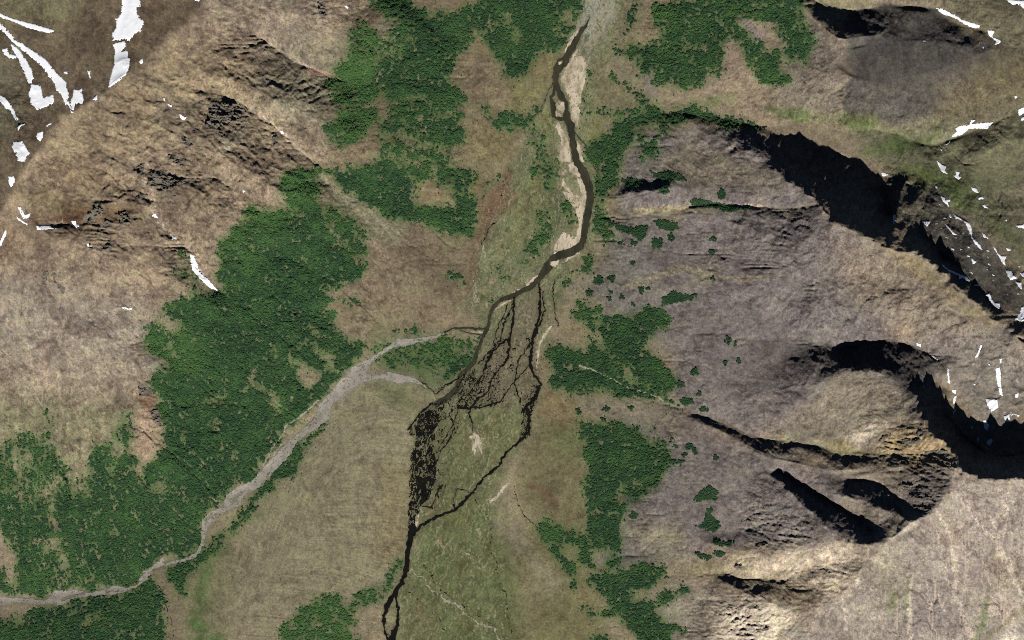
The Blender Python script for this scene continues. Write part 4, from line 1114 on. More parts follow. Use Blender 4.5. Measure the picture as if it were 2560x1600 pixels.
RIVER = [
    TL(2, 0, 740, 150, 8, 700, 240, 20, 660, 290, 45, 600, 390, 66, 540, 500, 74, 500, 580, 70, 440, 660, 66, 410, 750, 50, 430, 820, 44, 460, 900, 66, 505, 970, 54, 512, 1040, 56, 515, 1110, 70, 550, 1180, 84, 570, 1300, 62, 590, 1430, 70, 605, 1512, 74)
    + TL(2, 1, 660, 90, 80, 700, 180, 78, 735, 270, 78, 740, 360, 72, 725, 460, 72, 705, 560, 72, 690, 650, 64, 680, 740, 60, 650, 810, 70, 560, 870, 80, 450, 900, 84, 390, 940, 80, 340, 1010, 96, 290, 1080, 62, 240, 1140, 60, 180, 1200, 58, 90, 1240, 52, 0, 1290, 50)
    + TL(1, 1, 2320, 1320, 42, 2240, 1390, 38, 2210, 1470, 32, 2205, 1512, 32) + TL(1, 2, 2190, 80, 32, 2140, 170, 34, 2090, 300, 38, 2060, 400, 44, 1990, 470, 46, 1930, 520, 40, 1910, 640, 60, 1800, 740, 60, 1700, 800, 60),
    TL(2, 0, 505, 545, 24, 440, 570, 28, 408, 640, 36, 400, 740, 40),
    TL(2, 0, 405, 780, 26, 395, 880, 40, 370, 920, 34, 390, 1000, 48, 400, 1100, 40, 440, 1120, 44, 500, 1130, 30),
    TL(2, 0, 405, 770, 12, 340, 860, 10, 310, 950, 9, 280, 1020, 8, 220, 1110, 6, 170, 1170, 5, 190, 1300, 4, 270, 1400, 5, 330, 1512, 6),
    TL(2, 0, 570, 1230, 10, 640, 1310, 14, 700, 1380, 14, 720, 1450, 14, 760, 1512, 12) + TL(2, 1, 770, 60, 12, 830, 150, 10, 850, 180, 6),
    TL(1, 3, 1480, 440, 66, 1450, 600, 56, 1430, 700, 52, 1420, 850, 50, 1380, 960, 44, 1330, 1040, 44, 1290, 1100, 44, 1240, 1190, 46, 1210, 1270, 34, 1205, 1350, 28, 1215, 1430, 18, 1250, 1512, 26, 1260, 1600, 30),
    TL(1, 3, 1325, 1050, 30, 1330, 1150, 30, 1345, 1250, 26, 1340, 1350, 28, 1310, 1430, 50, 1285, 1512, 60, 1280, 1620, 60),
    TL(1, 2, 1780, 120, 14, 1870, 75, 18, 2000, 80, 22, 2100, 85, 24, 2180, 80, 20),
    TL(1, 2, 1880, 80, 8, 1960, 110, 12, 2060, 135, 14, 2150, 140, 14),
]
BRAID = [  # channels of the braided reach
    [(1275, 672, 2.5), (1276, 740, 3.4), (1258, 805, 3.4), (1252, 860, 4), (1262, 885, 3), (1277, 908, 2.6), (1262, 940, 3), (1243, 962, 5), (1250, 985, 4), (1250, 1020, 3.2), (1225, 1045, 2.6), (1200, 1065, 2.6), (1186, 1085, 2.6), (1180, 1100, 2.6), (1142, 1130, 2.6), (1120, 1160, 3), (1075, 1205, 3.4), (1030, 1222, 3), (990, 1245, 4), (978, 1262, 5)],
    [(1283, 690, 1.6), (1286, 735, 2.2), (1278, 760, 2), (1262, 800, 2), (1240, 830, 1.5), (1225, 850, 1.4), (1215, 905, 1.6), (1230, 950, 2)],
    [(1215, 705, 3), (1212, 760, 2.6), (1204, 800, 3.4), (1180, 815, 2.2), (1160, 836, 3.6), (1150, 858, 2.6), (1142, 880, 2), (1128, 910, 2)],
    [(1210, 720, 1.6), (1190, 770, 1.6), (1180, 805, 1.6), (1150, 840, 1.6), (1128, 860, 1.6)],
    [(1200, 720, 1.2), (1170, 790, 1.3), (1165, 830, 1.4)],
    [(1204, 800, 2.4), (1200, 845, 2.6), (1190, 860, 2.4), (1168, 885, 2), (1150, 930, 2.2), (1125, 945, 2.2), (1108, 975, 2.4)],
    [(1252, 860, 2), (1238, 880, 1.5), (1215, 900, 1.5), (1180, 950, 1.8), (1140, 962, 1.8), (1110, 965, 2.6), (1080, 962, 3.5)],
    [(1108, 975, 2), (1115, 1000, 1.8), (1120, 1018, 1.2)],
    [(1062, 980, 1.2), (1075, 1010, 1.5), (1062, 1040, 1.4), (1040, 1065, 1.3), (1030, 1100, 1.2)],
    [(1085, 965, 1.0), (1070, 1000, 1.1), (1050, 1040, 1.0), (1035, 1060, 1.0)],
    [(1262, 945, 2), (1250, 990, 1.6), (1240, 1030, 2), (1218, 1055, 1.6)],
    [(1277, 908, 1.6), (1272, 930, 1.4), (1255, 965, 2.2)],
    [(1046, 920, 1.6), (1028, 932, 1.6), (1020, 922, 1.2), (1005, 910, 1.0), (985, 895, 1.0)],
    [(1035, 920, 1.2), (1060, 908, 1.6), (1080, 895, 2)],
    [(965, 1015, 2.4), (985, 985, 2), (1005, 965, 2), (1020, 955, 3)],
    [(1122, 1165, 1.0), (1080, 1155, .9), (1070, 1180, .9), (1075, 1205, 1.2)],
    [(1040, 1140, 1), (1028, 1180, 1.4), (1020, 1200, 1.8), (1000, 1195, 2)],
    [(1340, 640, 2), (1310, 660, 1.2), (1306, 690, 1.2), (1312, 750, 1.2), (1320, 770, 1)],
]
WEBS = [  # polygon, share of water, flow angle (deg from map x, y down), scale across, scale along
    (P(1, 2, 1620, 840, 1870, 700, 1900, 560, 1960, 480, 2060, 470, 2100, 600, 2080, 700, 2000, 830, 1880, 850, 1770, 950, 1690, 1050, 1560, 1100, 1440, 1085, 1430, 1050, 1540, 900), .54, 140, 7, 22),
    (P(1, 2, 1560, 880, 1680, 860, 1760, 930, 1690, 1050, 1680, 1180, 1710, 1530, 1470, 1530, 1460, 1260, 1500, 1150, 1520, 1000), .78, 99, 6, 20),
    (P(1, 3, 1460, -20, 1700, -20, 1640, 160, 1570, 240, 1510, 320, 1500, 480, 1440, 480, 1450, 200), .78, 97, 6, 20),
    (Q(1155, 800, 1190, 740, 1215, 700, 1220, 760, 1262, 800, 1272, 860, 1278, 905, 1255, 950, 1230, 960, 1200, 960, 1130, 960, 1095, 965, 1130, 890, 1145, 840), .31, 112, 9, 24),
    (Q(1245, 930, 1278, 905, 1268, 945, 1252, 985, 1252, 1030, 1225, 1050, 1235, 990, 1232, 960), .55, 95, 6, 18),
    (Q(1100, 880, 1150, 860, 1185, 900, 1170, 960, 1110, 970, 1080, 960), .42, 125, 8, 20),
    (Q(1030, 1020, 1075, 970, 1095, 985, 1060, 1060, 1065, 1120, 1040, 1190, 1015, 1200, 1025, 1100), .36, 103, 8, 26),
    (P(1, 3, 1205, 1280, 1250, 1320, 1300, 1380, 1310, 1450, 1260, 1512, 1220, 1440), .50, 80, 5, 16),
]
GRAVELBED = [
    P(1, 2, 1790, 110, 1700, 140, 1540, 170, 1340, 180, 1240, 250, 1100, 350, 1000, 400, 900, 450, 830, 520, 700, 690, 600, 790, 560, 920, 460, 1010, 330, 1130, 200, 1250, 110, 1350, 0, 1480, -60, 1540, 70, 1540, 190, 1420, 310, 1300, 380, 1170, 480, 1080, 600, 1010, 690, 930, 720, 780, 830, 740, 890, 670, 1000, 590, 1060, 580, 1180, 550, 1340, 600, 1520, 590, 1500, 550, 1400, 520, 1250, 490, 1120, 530, 1040, 500, 1090, 400, 1200, 320, 1300, 260, 1420, 250, 1560, 210, 1780, 140),
    P(0, 3, 2460, -20, 2250, 60, 2130, 150, 2110, 250, 1970, 310, 1910, 380, 1900, 580, 1850, 690, 1740, 740, 1600, 770, 1530, 740, 1440, 810, 1340, 870, 1300, 980, 1200, 1020, 1080, 990, 960, 1040, 840, 1060, 740, 1040, 520, 1040, 440, 1130, 360, 1140, 330, 1120, 0, 1100, -300, 1100, -300, 1180, 0, 1180, 130, 1155, 300, 1165, 470, 1170, 580, 1190, 720, 1110, 850, 1095, 1100, 1080, 1300, 1010, 1400, 940, 1440, 850, 1540, 810, 1700, 785, 1850, 735, 1930, 600, 1955, 460, 2060, 330, 2250, 245, 2340, 120, 2480, 60),
]
GRAVELHOLES = [  # vegetated islands in the bed
    P(1, 2, 700, 900, 730, 810, 790, 765, 800, 790, 760, 870), P(1, 2, 950, 440, 1020, 410, 990, 440), P(1, 2, 1520, 185, 1580, 180, 1540, 195),
    P(0, 3, 560, 1130, 700, 1075, 730, 1080, 680, 1110, 600, 1135), P(0, 3, 1930, 430, 1940, 370, 1990, 310, 2000, 330, 1960, 390), P(0, 3, 2020, 320, 2060, 310, 2040, 350),
    P(0, 3, 2180, 210, 2250, 120, 2280, 130, 2210, 220), P(0, 3, 1080, 1050, 1130, 1030, 1130, 1050), P(0, 3, 990, 1050, 1040, 1040, 1020, 1065), P(0, 3, 1330, 900, 1370, 870, 1380, 880, 1350, 910), P(0, 3, 1530, 775, 1570, 755, 1600, 775, 1560, 790),
    P(1, 2, 820, 560, 850, 560, 820, 600), P(1, 2, 1200, 500, 1240, 500, 1230, 520),
]
SIDE_STRIPS = [  # narrow gravel paths: lines with half widths
    TL(1, 2, 1480, 560, 40, 1560, 600, 26, 1620, 640, 14, 1700, 640, 10, 1800, 600, 6),
    TL(1, 2, 840, 740, 16, 800, 820, 14, 740, 900, 12, 690, 930, 14),
    TL(1, 2, 590, 760, 20, 480, 860, 22, 380, 940, 20, 280, 1000, 18, 250, 1090, 14, 170, 1190, 14, 110, 1290, 14, 60, 1400, 14),
    TL(1, 2, 330, 1100, 10, 240, 1180, 14, 150, 1290, 18),
    TL(0, 3, 0, 1250, 10, 100, 1240, 8),
]
BARS = [
    ('broad pale gravel bar beside the upper river, east of its first bend', P(2, 0, 660, 380, 600, 480, 555, 560, 500, 650, 455, 760, 505, 860, 540, 940, 560, 1150, 620, 1200, 655, 980, 650, 900, 700, 750, 720, 640, 690, 550, 640, 520, 600, 540, 640, 440)),
    ('long pale gravel bar west of the straight river reach', P(2, 0, 425, 1120, 490, 1230, 540, 1340, 560, 1530, 440, 1530, 460, 1300, 410, 1200)),
    ('narrow gravel strip on the east bank of the straight river reach', P(2, 0, 605, 1300, 650, 1390, 680, 1530, 640, 1530, 610, 1420)),
    ('white heart shaped gravel island where the river splits', P(2, 0, 412, 965, 425, 970, 445, 990, 470, 960, 500, 965, 492, 1070, 450, 1050, 415, 1020)),
    ('small white gravel island just below the heart shaped one', P(2, 0, 415, 1040, 445, 1060, 478, 1110, 430, 1100, 412, 1090)),
    ('tiny pale gravel island beside the upper river kink', P(2, 0, 440, 590, 475, 565, 470, 600, 445, 615)),
    ('largest pale gravel bar on the inside of the wide river bend', P(2, 1, 530, 40, 590, 0, 625, 80, 680, 200, 705, 300, 700, 400, 680, 500, 660, 600, 655, 720, 615, 800, 520, 850, 390, 900, 400, 800, 480, 680, 600, 720, 635, 600, 600, 470, 500, 340, 475, 290, 600, 325, 655, 340, 640, 260, 600, 150, 540, 100)),
    ('pale gravel hook with green inside the wide river bend', P(2, 1, 470, 110, 500, 80, 520, 110, 470, 160, 500, 200, 560, 300, 620, 320, 540, 310, 470, 240)),
    ('pale gravel strip on the south bank below the bend', P(2, 1, 655, 845, 640, 885, 560, 935, 500, 968, 520, 925, 600, 880)),
    ('white gravel islet in mid river below the bend', P(2, 1, 360, 972, 400, 955, 445, 940, 435, 995, 400, 1008, 370, 1000)),
    ('pale gravel bar on the west bank where the river narrows', P(2, 1, 285, 1065, 225, 1150, 160, 1200, 120, 1190, 190, 1110)),
    ('thin gravel bar on the north bank before the braided reach', P(2, 1, 100, 1195, 50, 1225, -20, 1260, -20, 1285, 60, 1240)),
    ('crescent gravel bar inside the last curve of the river', P(1, 1, 2400, 1310, 2330, 1350, 2260, 1400, 2240, 1440, 2270, 1410, 2360, 1360, 2419, 1330)),
    ('pale gravel strip on the west edge of the upper river', P(2, 0, 640, 260, 590, 300, 530, 400, 500, 470, 490, 520, 510, 500, 560, 420, 620, 320)),
    ('pale gravel spit beside the single dark channel in the south', P(1, 3, 1510, 350, 1540, 320, 1530, 420, 1500, 480, 1495, 420)),
    ('pale gravel wash at the head of the southern meadow', P(1, 3, 2200, 190, 2270, 150, 2320, 70, 2390, 0, 2419, -30, 2400, 20, 2350, 90, 2300, 160, 2230, 215, 2210, 230)),
    ('blotchy white silt patch in the middle of the green delta', P(1, 2, 2000, 1110, 2060, 1060, 2100, 1090, 2140, 1120, 2130, 1180, 2140, 1310, 2110, 1220, 2090, 1180, 2070, 1290, 2040, 1220, 2050, 1140)),
    ('thin gravel strip along the east edge of the braided reach', P(2, 2, 350, 60, 390, 40, 330, 140, 270, 230, 260, 330, 230, 500, 230, 300, 270, 160)),
    ('pale gravel patch between two dark channels near the confluence', P(1, 2, 2020, 105, 2100, 100, 2160, 115, 2110, 130, 2040, 125)),
]
CREEKS = [  # (name, kind of bed, label, line)
    ('creek', 'pale', 'pale winding creek bed across the southern green meadow', TL(1, 3, 1450, 840, 12, 1520, 890, 14, 1600, 930, 14, 1620, 1000, 12, 1660, 1040, 14, 1740, 1070, 14, 1790, 1140, 22, 1900, 1180, 24, 1950, 1200, 16, 1960, 1260, 14, 2040, 1310, 14, 2120, 1370, 14, 2250, 1400, 16, 2270, 1460, 14, 2300, 1512, 18, 2330, 1600, 18)),
    ('creek', 'pale', 'short pale creek bed high in the southern green meadow', TL(1, 3, 1910, 640, 6, 2000, 700, 8, 2030, 760, 10, 2090, 820, 8, 2170, 870, 6)),
    ('creek', 'dark', 'dark hair thin creek along the east side of the southern meadow', TL(1, 3, 2060, 180, 7, 2150, 290, 7, 2220, 430, 7, 2230, 560, 7, 2190, 650, 6, 2280, 760, 7, 2270, 860, 7, 2310, 980, 7, 2370, 1090, 8, 2370, 1250, 7, 2419, 1450, 7, 2419, 1600, 7)),
    ('creek', 'dark', 'dark creek beside the pale one in the southern meadow', TL(1, 3, 1550, 720, 6, 1570, 800, 6, 1640, 870, 6, 1680, 960, 6, 1750, 1030, 6, 1860, 1130, 6, 2000, 1210, 6, 2130, 1310, 6, 2260, 1380, 6)),
    ('creek', 'dark', 'thin dark creek in the south west corner of the meadow', TL(1, 3, 1450, 1070, 5, 1560, 1160, 6, 1660, 1240, 6, 1750, 1350, 6, 1780, 1430, 7)),
    ('creek', 'pale', 'white creek bed through the eastern wood', TL(2, 2, 640, 440, 30, 700, 445, 26, 780, 480, 16, 870, 520, 12, 950, 560, 12, 1020, 600, 10, 1100, 640, 10, 1200, 670, 10, 1300, 700, 16, 1400, 740, 12, 1480, 800, 8)),
    ('creek', 'dark', 'dark creek down the brown strip of the western plain', TL(1, 1, 2400, 80, 6, 2310, 330, 8, 2380, 400, 5, 2260, 600, 8, 2190, 650, 10, 2170, 740, 14, 2140, 800, 8)),
    ('creek', 'pale', 'pale braided creek bed on the western plain', TL(1, 1, 2140, 800, 14, 2160, 870, 16, 2160, 950, 12, 2170, 1000, 8, 2150, 1050, 6)),
    ('creek', 'pale', 'pale thread of a creek on the far west of the plain', TL(1, 1, 2140, 950, 8, 2100, 1020, 9, 2050, 1100, 8, 2050, 1140, 6, 2080, 1200, 10, 2085, 1320, 12, 2040, 1380, 8)),
    ('creek', 'pale', 'pale ribbon of old channel west of the gravel bend', TL(2, 1, 440, 320, 6, 435, 450, 8, 435, 560, 8, 420, 640, 8, 390, 730, 6)),
    ('creek', 'dark', 'dark line of the stream at the foot of the long ridge', TL(2, 0, 1170, 1150, 6, 1300, 1150, 8, 1460, 1155, 8, 1560, 1150, 8, 1700, 1095, 8, 1780, 1115, 10, 1880, 1160, 10, 2000, 1185, 10, 2200, 1190, 8, 2400, 1200, 6)),
    ('creek', 'dark', 'dark creek draining the brown fan east of the delta', TL(2, 3, 10, 60, 8, 60, 230, 8, 120, 340, 10, 170, 390, 8, 250, 450, 6)),
    ('creek', 'dark', 'dark ditch along the west side of the southern corner wood', TL(0, 3, 1480, 980, 6, 1560, 1090, 7, 1570, 1200, 7, 1610, 1300, 7, 1640, 1400, 7, 1640, 1600, 7)),
]

SNOW = []


def snow(cluster, pts, rag=1.6, label=None):
    SNOW.append((cluster, pts, rag, label))


W1 = 'in the brown basin of the north west corner'
snow(W1, P(0, 0, 1180, -200, 1330, -200, 1320, 0, 1340, 60, 1300, 65, 1290, 120, 1330, 170, 1355, 190, 1355, 240, 1330, 300, 1280, 310, 1220, 390, 1180, 370, 1060, 390, 1058, 320, 1095, 260, 1095, 175, 1145, 130, 1140, 45), 2.4, 'largest white snowfield of the north west, reaching the top edge')
snow(W1, P(0, 0, 1060, 410, 1180, 385, 1190, 440, 1140, 490, 1200, 470, 1225, 560, 1225, 630, 1190, 710, 1120, 770, 1020, 838, 1045, 700, 1075, 620, 1085, 480), 1.2, 'smooth curved snow tongue tapering to a point on the north west crest')
snow(W1, P(0, 0, 1320, 560, 1350, 550, 1358, 590, 1340, 608, 1315, 595), .6, 'small lone snow dot east of the curved snow tongue')
snow(W1, P(0, 0, -240, 20, 0, 120, 100, 168, 250, 208, 350, 234, 535, 290, 470, 314, 380, 298, 250, 260, 150, 215, 0, 162, -240, 70), .9, 'thin slanting snow strip nearest the top left corner')
snow(W1, P(0, 0, -240, 60, 0, 215, 60, 262, 155, 380, 210, 405, 305, 472, 418, 545, 485, 625, 565, 715, 630, 775, 625, 800, 655, 900, 645, 940, 694, 1070, 676, 1074, 645, 995, 612, 992, 582, 905, 532, 855, 512, 785, 452, 715, 392, 626, 322, 566, 250, 506, 180, 450, 110, 390, 30, 300, -10, 275, -240, 120), 1.5, 'longest snow gully, slanting down from the left edge to the crest')
snow(W1, P(0, 0, 92, 400, 168, 455, 190, 480, 258, 580, 308, 675, 322, 745, 300, 770, 310, 790, 270, 790, 242, 725, 207, 645, 172, 555, 120, 475), 1.3, 'second snow gully branching off below the longest one')
snow(W1, P(0, 0, 285, 798, 385, 795, 396, 860, 408, 925, 505, 885, 508, 975, 440, 1008, 350, 1042, 295, 985, 268, 900, 285, 840), 1.7, 'ragged snow clump at the foot of the second gully')
snow(W1, P(0, 0, 790, 815, 770, 870, 795, 940, 780, 980, 710, 990, 690, 1060, 660, 980, 680, 900, 700, 840, 740, 850), 1.4, 'rounded snow patch with a hole beside the tip of the longest snow gully')
snow(W1, P(0, 0, 10, 460, 70, 455, 90, 500, 150, 520, 160, 560, 90, 550, 40, 520), 2.0, 'ragged snow patch left of the second snow gully')
snow(W1, P(0, 0, 925, 885, 920, 950, 870, 945, 885, 915), .8, 'small triangular snow patch on the crest below the curved tongue')
snow(W1, P(0, 0, -240, 800, 0, 895, 60, 930, 120, 1010, 150, 1080, 185, 1145, 150, 1140, 90, 1040, 40, 1020, 0, 960, -240, 860), 1.4, 'curved snow strip entering from the left edge below the snow gullies')
snow(W1, P(0, 0, 410, 1235, 405, 1300, 375, 1350, 340, 1290, 350, 1255), .8, 'drop shaped snow patch on the crest of the north west ridge')
snow(W1, P(0, 0, 120, 1335, 210, 1330, 240, 1380, 260, 1420, 290, 1450, 250, 1480, 235, 1530, 170, 1530, 150, 1460, 115, 1400), 1.8, 'blocky ragged snowfield in the hollow left of the crest')
snow(W1, P(0, 0, 170, 1180, 240, 1160, 240, 1178, 190, 1200, 178, 1245, 163, 1225), .8, 'hooked sliver of snow above the blocky snowfield')
snow(W1, P(0, 0, 480, 1155, 492, 1170, 440, 1198, 425, 1190), .5, 'tiny snow sliver on the crest between drop and longest gully')
snow(W1, P(0, 0, 600, 678, 640, 672, 635, 702, 610, 702), .8, 'tiny snow speck right of the longest gully, halfway down')
snow(W1, P(0, 0, 820, 660, 858, 668, 848, 700, 860, 715, 852, 748, 838, 720), .8, 'pair of joined snow specks left of the curved tongue')
snow(W1, P(0, 0, 1830, -40, 1898, -40, 1895, 2, 1880, 15, 1840, 10), .5, 'snow bit cut by the top edge right of the largest snowfield')
W2 = 'on the tan western mountainside'
snow(W2, P(0, 0, 1538, 915, 1562, 928, 1558, 952, 1545, 945), .5)
snow(W2, P(0, 0, 1568, 968, 1622, 995, 1628, 1032, 1600, 1005), .5)
snow(W2, P(0, 0, 1688, 1075, 1765, 1110, 1742, 1142, 1708, 1120), .6)
snow(W2, P(1, 0, 832, 48, 870, 58, 892, 95, 850, 78), .5)
snow(W2, P(1, 0, 238, 1228, 282, 1275, 222, 1256), .5)
snow(W2, P(1, 0, 380, 602, 395, 585, 408, 602), .3)
snow(W2, P(0, 1, 78, 152, 135, 152, 142, 200, 105, 268, 80, 220), .6)
snow(W2, P(0, 1, 165, 445, 195, 443, 235, 515, 297, 498, 270, 550, 220, 558, 190, 500), .9)
snow(W2, P(0, 1, 138, 518, 225, 578, 282, 615, 240, 608, 170, 568), .5)
snow(W2, P(0, 1, 343, 620, 460, 618, 555, 652, 450, 656, 345, 660), .8)
snow(W2, P(0, 1, 673, 578, 716, 573, 722, 605, 762, 615, 725, 648, 690, 612), .8)
snow(W2, P(0, 1, 62, 652, 62, 700, 10, 812, -20, 812, 0, 765, 30, 690), .6)
snow(W2, P(0, 1, 1428, 525, 1470, 503, 1494, 548, 1450, 542), .6)
snow(W2, P(0, 1, 1600, 688, 1640, 715, 1674, 740, 1618, 758, 1625, 730), .6)
snow(W2, P(0, 1, 1796, 890, 1832, 898, 1862, 970, 1888, 1060, 1964, 1122, 2076, 1250, 1992, 1214, 1896, 1134, 1812, 1034, 1798, 960), .4)
snow(W2, P(0, 1, 1143, 1386, 1240, 1396, 1284, 1412, 1220, 1416, 1160, 1408), .6)
snow(W2, P(0, 1, 2278, 272, 2334, 303, 2300, 310), .4)
snow(W2, P(0, 1, 813, 778, 850, 788, 864, 818, 828, 822), 1.0)
E1 = 'by the dark north east hill'
snow(E1, P(3, 0, 1580, 75, 1650, 80, 1700, 110, 1790, 150, 1830, 185, 2000, 240, 2012, 258, 1950, 272, 1860, 230, 1760, 170, 1640, 130), 1.0)
snow(E1, P(3, 0, 2066, 280, 2142, 295, 2120, 340, 2192, 380, 2198, 405, 2138, 432, 2150, 390, 2090, 340), 1.2)
snow(E1, P(3, 0, 2240, -10, 2419, 5, 2600, 20, 2600, 110, 2419, 85, 2360, 40, 2310, 48), 1.0)
snow(E1, P(3, 0, 1458, 372, 1497, 390, 1492, 408, 1470, 397), .8)
snow(E1, P(3, 0, 1978, 378, 2008, 400, 1990, 418), .8)
snow(E1, P(3, 0, 2025, 438, 2046, 445, 2032, 472), .8)
E2 = 'in the green north east valley'
snow(E2, P(3, 0, 1728, 1300, 1780, 1240, 1768, 1220, 1800, 1190, 1900, 1180, 1918, 1130, 1962, 1135, 1925, 1170, 2142, 1148, 2070, 1222, 1900, 1215, 1840, 1272), 1.1)
snow(E2, P(3, 0, 1658, 1376, 1732, 1322, 1727, 1347, 1690, 1372), .6)
snow(E2, P(3, 0, 1618, 1408, 1657, 1408, 1640, 1428), .4)
snow(E2, P(3, 0, 2358, 1042, 2419, 1008, 2600, 990, 2600, 1040, 2440, 1062, 2370, 1097), .9)
snow(E2, P(3, 0, 2323, 903, 2372, 913, 2340, 938), .6)
snow(E2, P(3, 0, 2388, 1110, 2440, 1095, 2440, 1132, 2390, 1146), .6)
snow(E2, P(3, 1, 1588, -6, 1640, 38, 1687, 60, 1672, 100, 1716, 142, 1640, 112, 1608, 50), .9)
snow(E2, P(3, 1, 1768, 103, 1812, 110, 1802, 150, 1838, 165, 1800, 187, 1743, 146, 1775, 140), .9)
snow(E2, P(3, 1, 1058, 118, 1090, 113, 1143, 140, 1085, 158), .6)
snow(E2, P(3, 1, 1150, 172, 1195, 184, 1170, 198), .5)
snow(E2, P(3, 1, 1568, 238, 1602, 233, 1608, 265, 1588, 273), .5)
snow(E2, P(3, 1, 1906, 252, 1970, 264, 1985, 295, 2028, 290, 1980, 315, 1940, 297), .8)
snow(E2, P(3, 1, 1985, 356, 2020, 337, 2050, 366, 1988, 378), .6)
snow(E2, P(3, 1, 2022, 430, 2040, 412, 2092, 462, 2034, 453), .6)
snow(E2, P(3, 1, 1628, 332, 1667, 350, 1680, 385, 1722, 358, 1728, 388, 1702, 402, 1702, 434, 1650, 392), .8)
snow(E2, P(3, 1, 2328, 620, 2419, 602, 2560, 600, 2560, 650, 2419, 648, 2360, 637), .8)
snow(E2, P(3, 1, 2022, 540, 2068, 562, 2042, 566), .5)
snow(E2, P(3, 1, 2238, 560, 2262, 565, 2250, 590), .5)
E3 = 'on scree under the long ridge'
snow(E3, P(3, 1, 1773, 432, 1818, 472, 1790, 468), .4)
snow(E3, P(3, 1, 1738, 505, 1790, 528, 1850, 568, 1905, 598, 1924, 640, 1934, 720, 1964, 758, 2004, 800, 2038, 862, 1990, 832, 1936, 762, 1905, 700, 1876, 622, 1850, 582, 1770, 547), .9)
snow(E3, P(3, 1, 1456, 580, 1542, 573, 1515, 612, 1502, 638), .7)
snow(E3, P(3, 1, 1653, 597, 1700, 618, 1742, 668, 1824, 742, 1750, 704, 1696, 644), .6)
snow(E3, P(3, 1, 1586, 592, 1622, 603, 1590, 608), .4)
snow(E3, P(3, 1, 2012, 668, 2060, 708, 2088, 748, 2038, 732), .7)
snow(E3, P(3, 1, 2236, 812, 2314, 857, 2260, 860), .7)
snow(E3, P(3, 1, 2128, 812, 2152, 828, 2172, 878, 2202, 903, 2258, 908, 2238, 950, 2248, 1010, 2206, 962, 2176, 904, 2138, 852), .9)
snow(E3, P(3, 1, 2048, 838, 2124, 870, 2058, 864), .6)
snow(E3, P(3, 1, 2236, 1038, 2292, 1038, 2322, 1088, 2374, 1120, 2290, 1134, 2258, 1082), 1.0)
snow(E3, P(3, 1, 2336, 1148, 2392, 1152, 2408, 1238, 2368, 1202), .9)
snow(E3, P(3, 1, 1880, 806, 1918, 835, 1893, 838), .5)
snow(E3, P(3, 1, 1812, 832, 1842, 848, 1820, 855), .5)
snow(E3, P(3, 1, 1912, 918, 1974, 960, 1934, 988), 1.0)
snow(E3, P(3, 1, 2062, 896, 2090, 922, 2075, 928), .6)
snow(E3, P(3, 1, 2066, 948, 2114, 1002, 2078, 992), .7)
snow(E3, P(3, 1, 2163, 972, 2194, 1004, 2172, 1000), .5)
snow(E3, P(3, 1, 2356, 1000, 2386, 998, 2384, 1028), .5)
snow(E3, P(3, 1, 2378, 1063, 2440, 1056, 2440, 1114, 2400, 1104), .6)
snow(E3, P(3, 1, 2395, 1385, 2419, 1375, 2470, 1500, 2400, 1530, 2325, 1505, 2380, 1440), 1.0)
E4 = 'in the long ridge shade'
snow(E4, P(3, 1, 1612, 945, 1640, 978, 1700, 1028, 1800, 1072, 1884, 1103, 1926, 1154, 1880, 1143, 1830, 1114, 1810, 1134, 1800, 1092, 1720, 1062, 1656, 1012), .8)
snow(E4, P(3, 1, 1935, 1180, 1994, 1172, 1994, 1198), .5)
snow(E4, P(3, 1, 2006, 1268, 2070, 1268, 2100, 1256, 2114, 1310, 2142, 1348, 2194, 1352, 2194, 1414, 2138, 1384, 2096, 1334, 2078, 1292), 1.0)
snow(E4, P(3, 1, 1182, 518, 1208, 518, 1208, 580, 1190, 614, 1178, 560), .5)
E5 = 'on the sunlit eastern plateau'
snow(E5, P(3, 2, 1365, 195, 1440, 228, 1452, 262, 1410, 242), .5)
snow(E5, P(3, 2, 1486, 302, 1560, 338, 1614, 368, 1602, 384, 1530, 334), .5)
snow(E5, P(3, 2, 2006, 236, 2028, 238, 2002, 300, 1984, 350, 1945, 367, 1978, 310), .6)
snow(E5, P(3, 2, 2184, 366, 2220, 362, 2200, 414), .6)
snow(E5, P(3, 2, 2148, 452, 2192, 448, 2202, 520, 2198, 580, 2222, 718, 2188, 712, 2176, 650, 2156, 540), .8)
snow(E5, P(3, 2, 2066, 402, 2104, 418, 2096, 444), .5)
snow(E5, P(3, 2, 1936, 598, 1974, 604, 1950, 628), .5)
snow(E5, P(3, 2, 1733, 657, 1778, 657, 1774, 704, 1738, 682), .6)
snow(E5, P(3, 2, 2056, 742, 2172, 747, 2178, 830, 2110, 868, 2066, 800), 1.0)
snow(E5, P(3, 2, 1692, 448, 1712, 458, 1718, 602, 1698, 592), .5)
E6 = 'in the eastern cirque shade'
snow(E6, P(3, 2, 2226, 910, 2312, 868, 2284, 900, 2284, 968, 2236, 952), .8)
snow(E6, P(3, 2, 2028, 945, 2062, 942, 2092, 1000, 2072, 1058, 2038, 1022), .7)
snow(E6, P(3, 2, 1757, 716, 1783, 716, 1768, 804, 1743, 772), .5)
snow(E6, P(3, 2, 2056, 1160, 2110, 1112, 2128, 1140, 2096, 1194), .7)
snow(E6, P(3, 2, 1912, 1010, 1938, 998, 1932, 1050), .5)
snow(E6, P(3, 2, 1756, 838, 1778, 850, 1742, 908), .5)
snow(E6, P(3, 2, 2327, 698, 2373, 688, 2362, 738, 2333, 732), .5)
snow(E6, P(3, 2, 2288, 930, 2308, 878, 2384, 900, 2372, 918, 2320, 893), .5)
snow(E6, P(3, 2, 1975, 1105, 1992, 1110, 1988, 1155, 1978, 1140), .4)

CRAGS = []


def crag(label, pts, hgt=34, name='rock_outcrop'):
    CRAGS.append((label, pts, hgt, name))


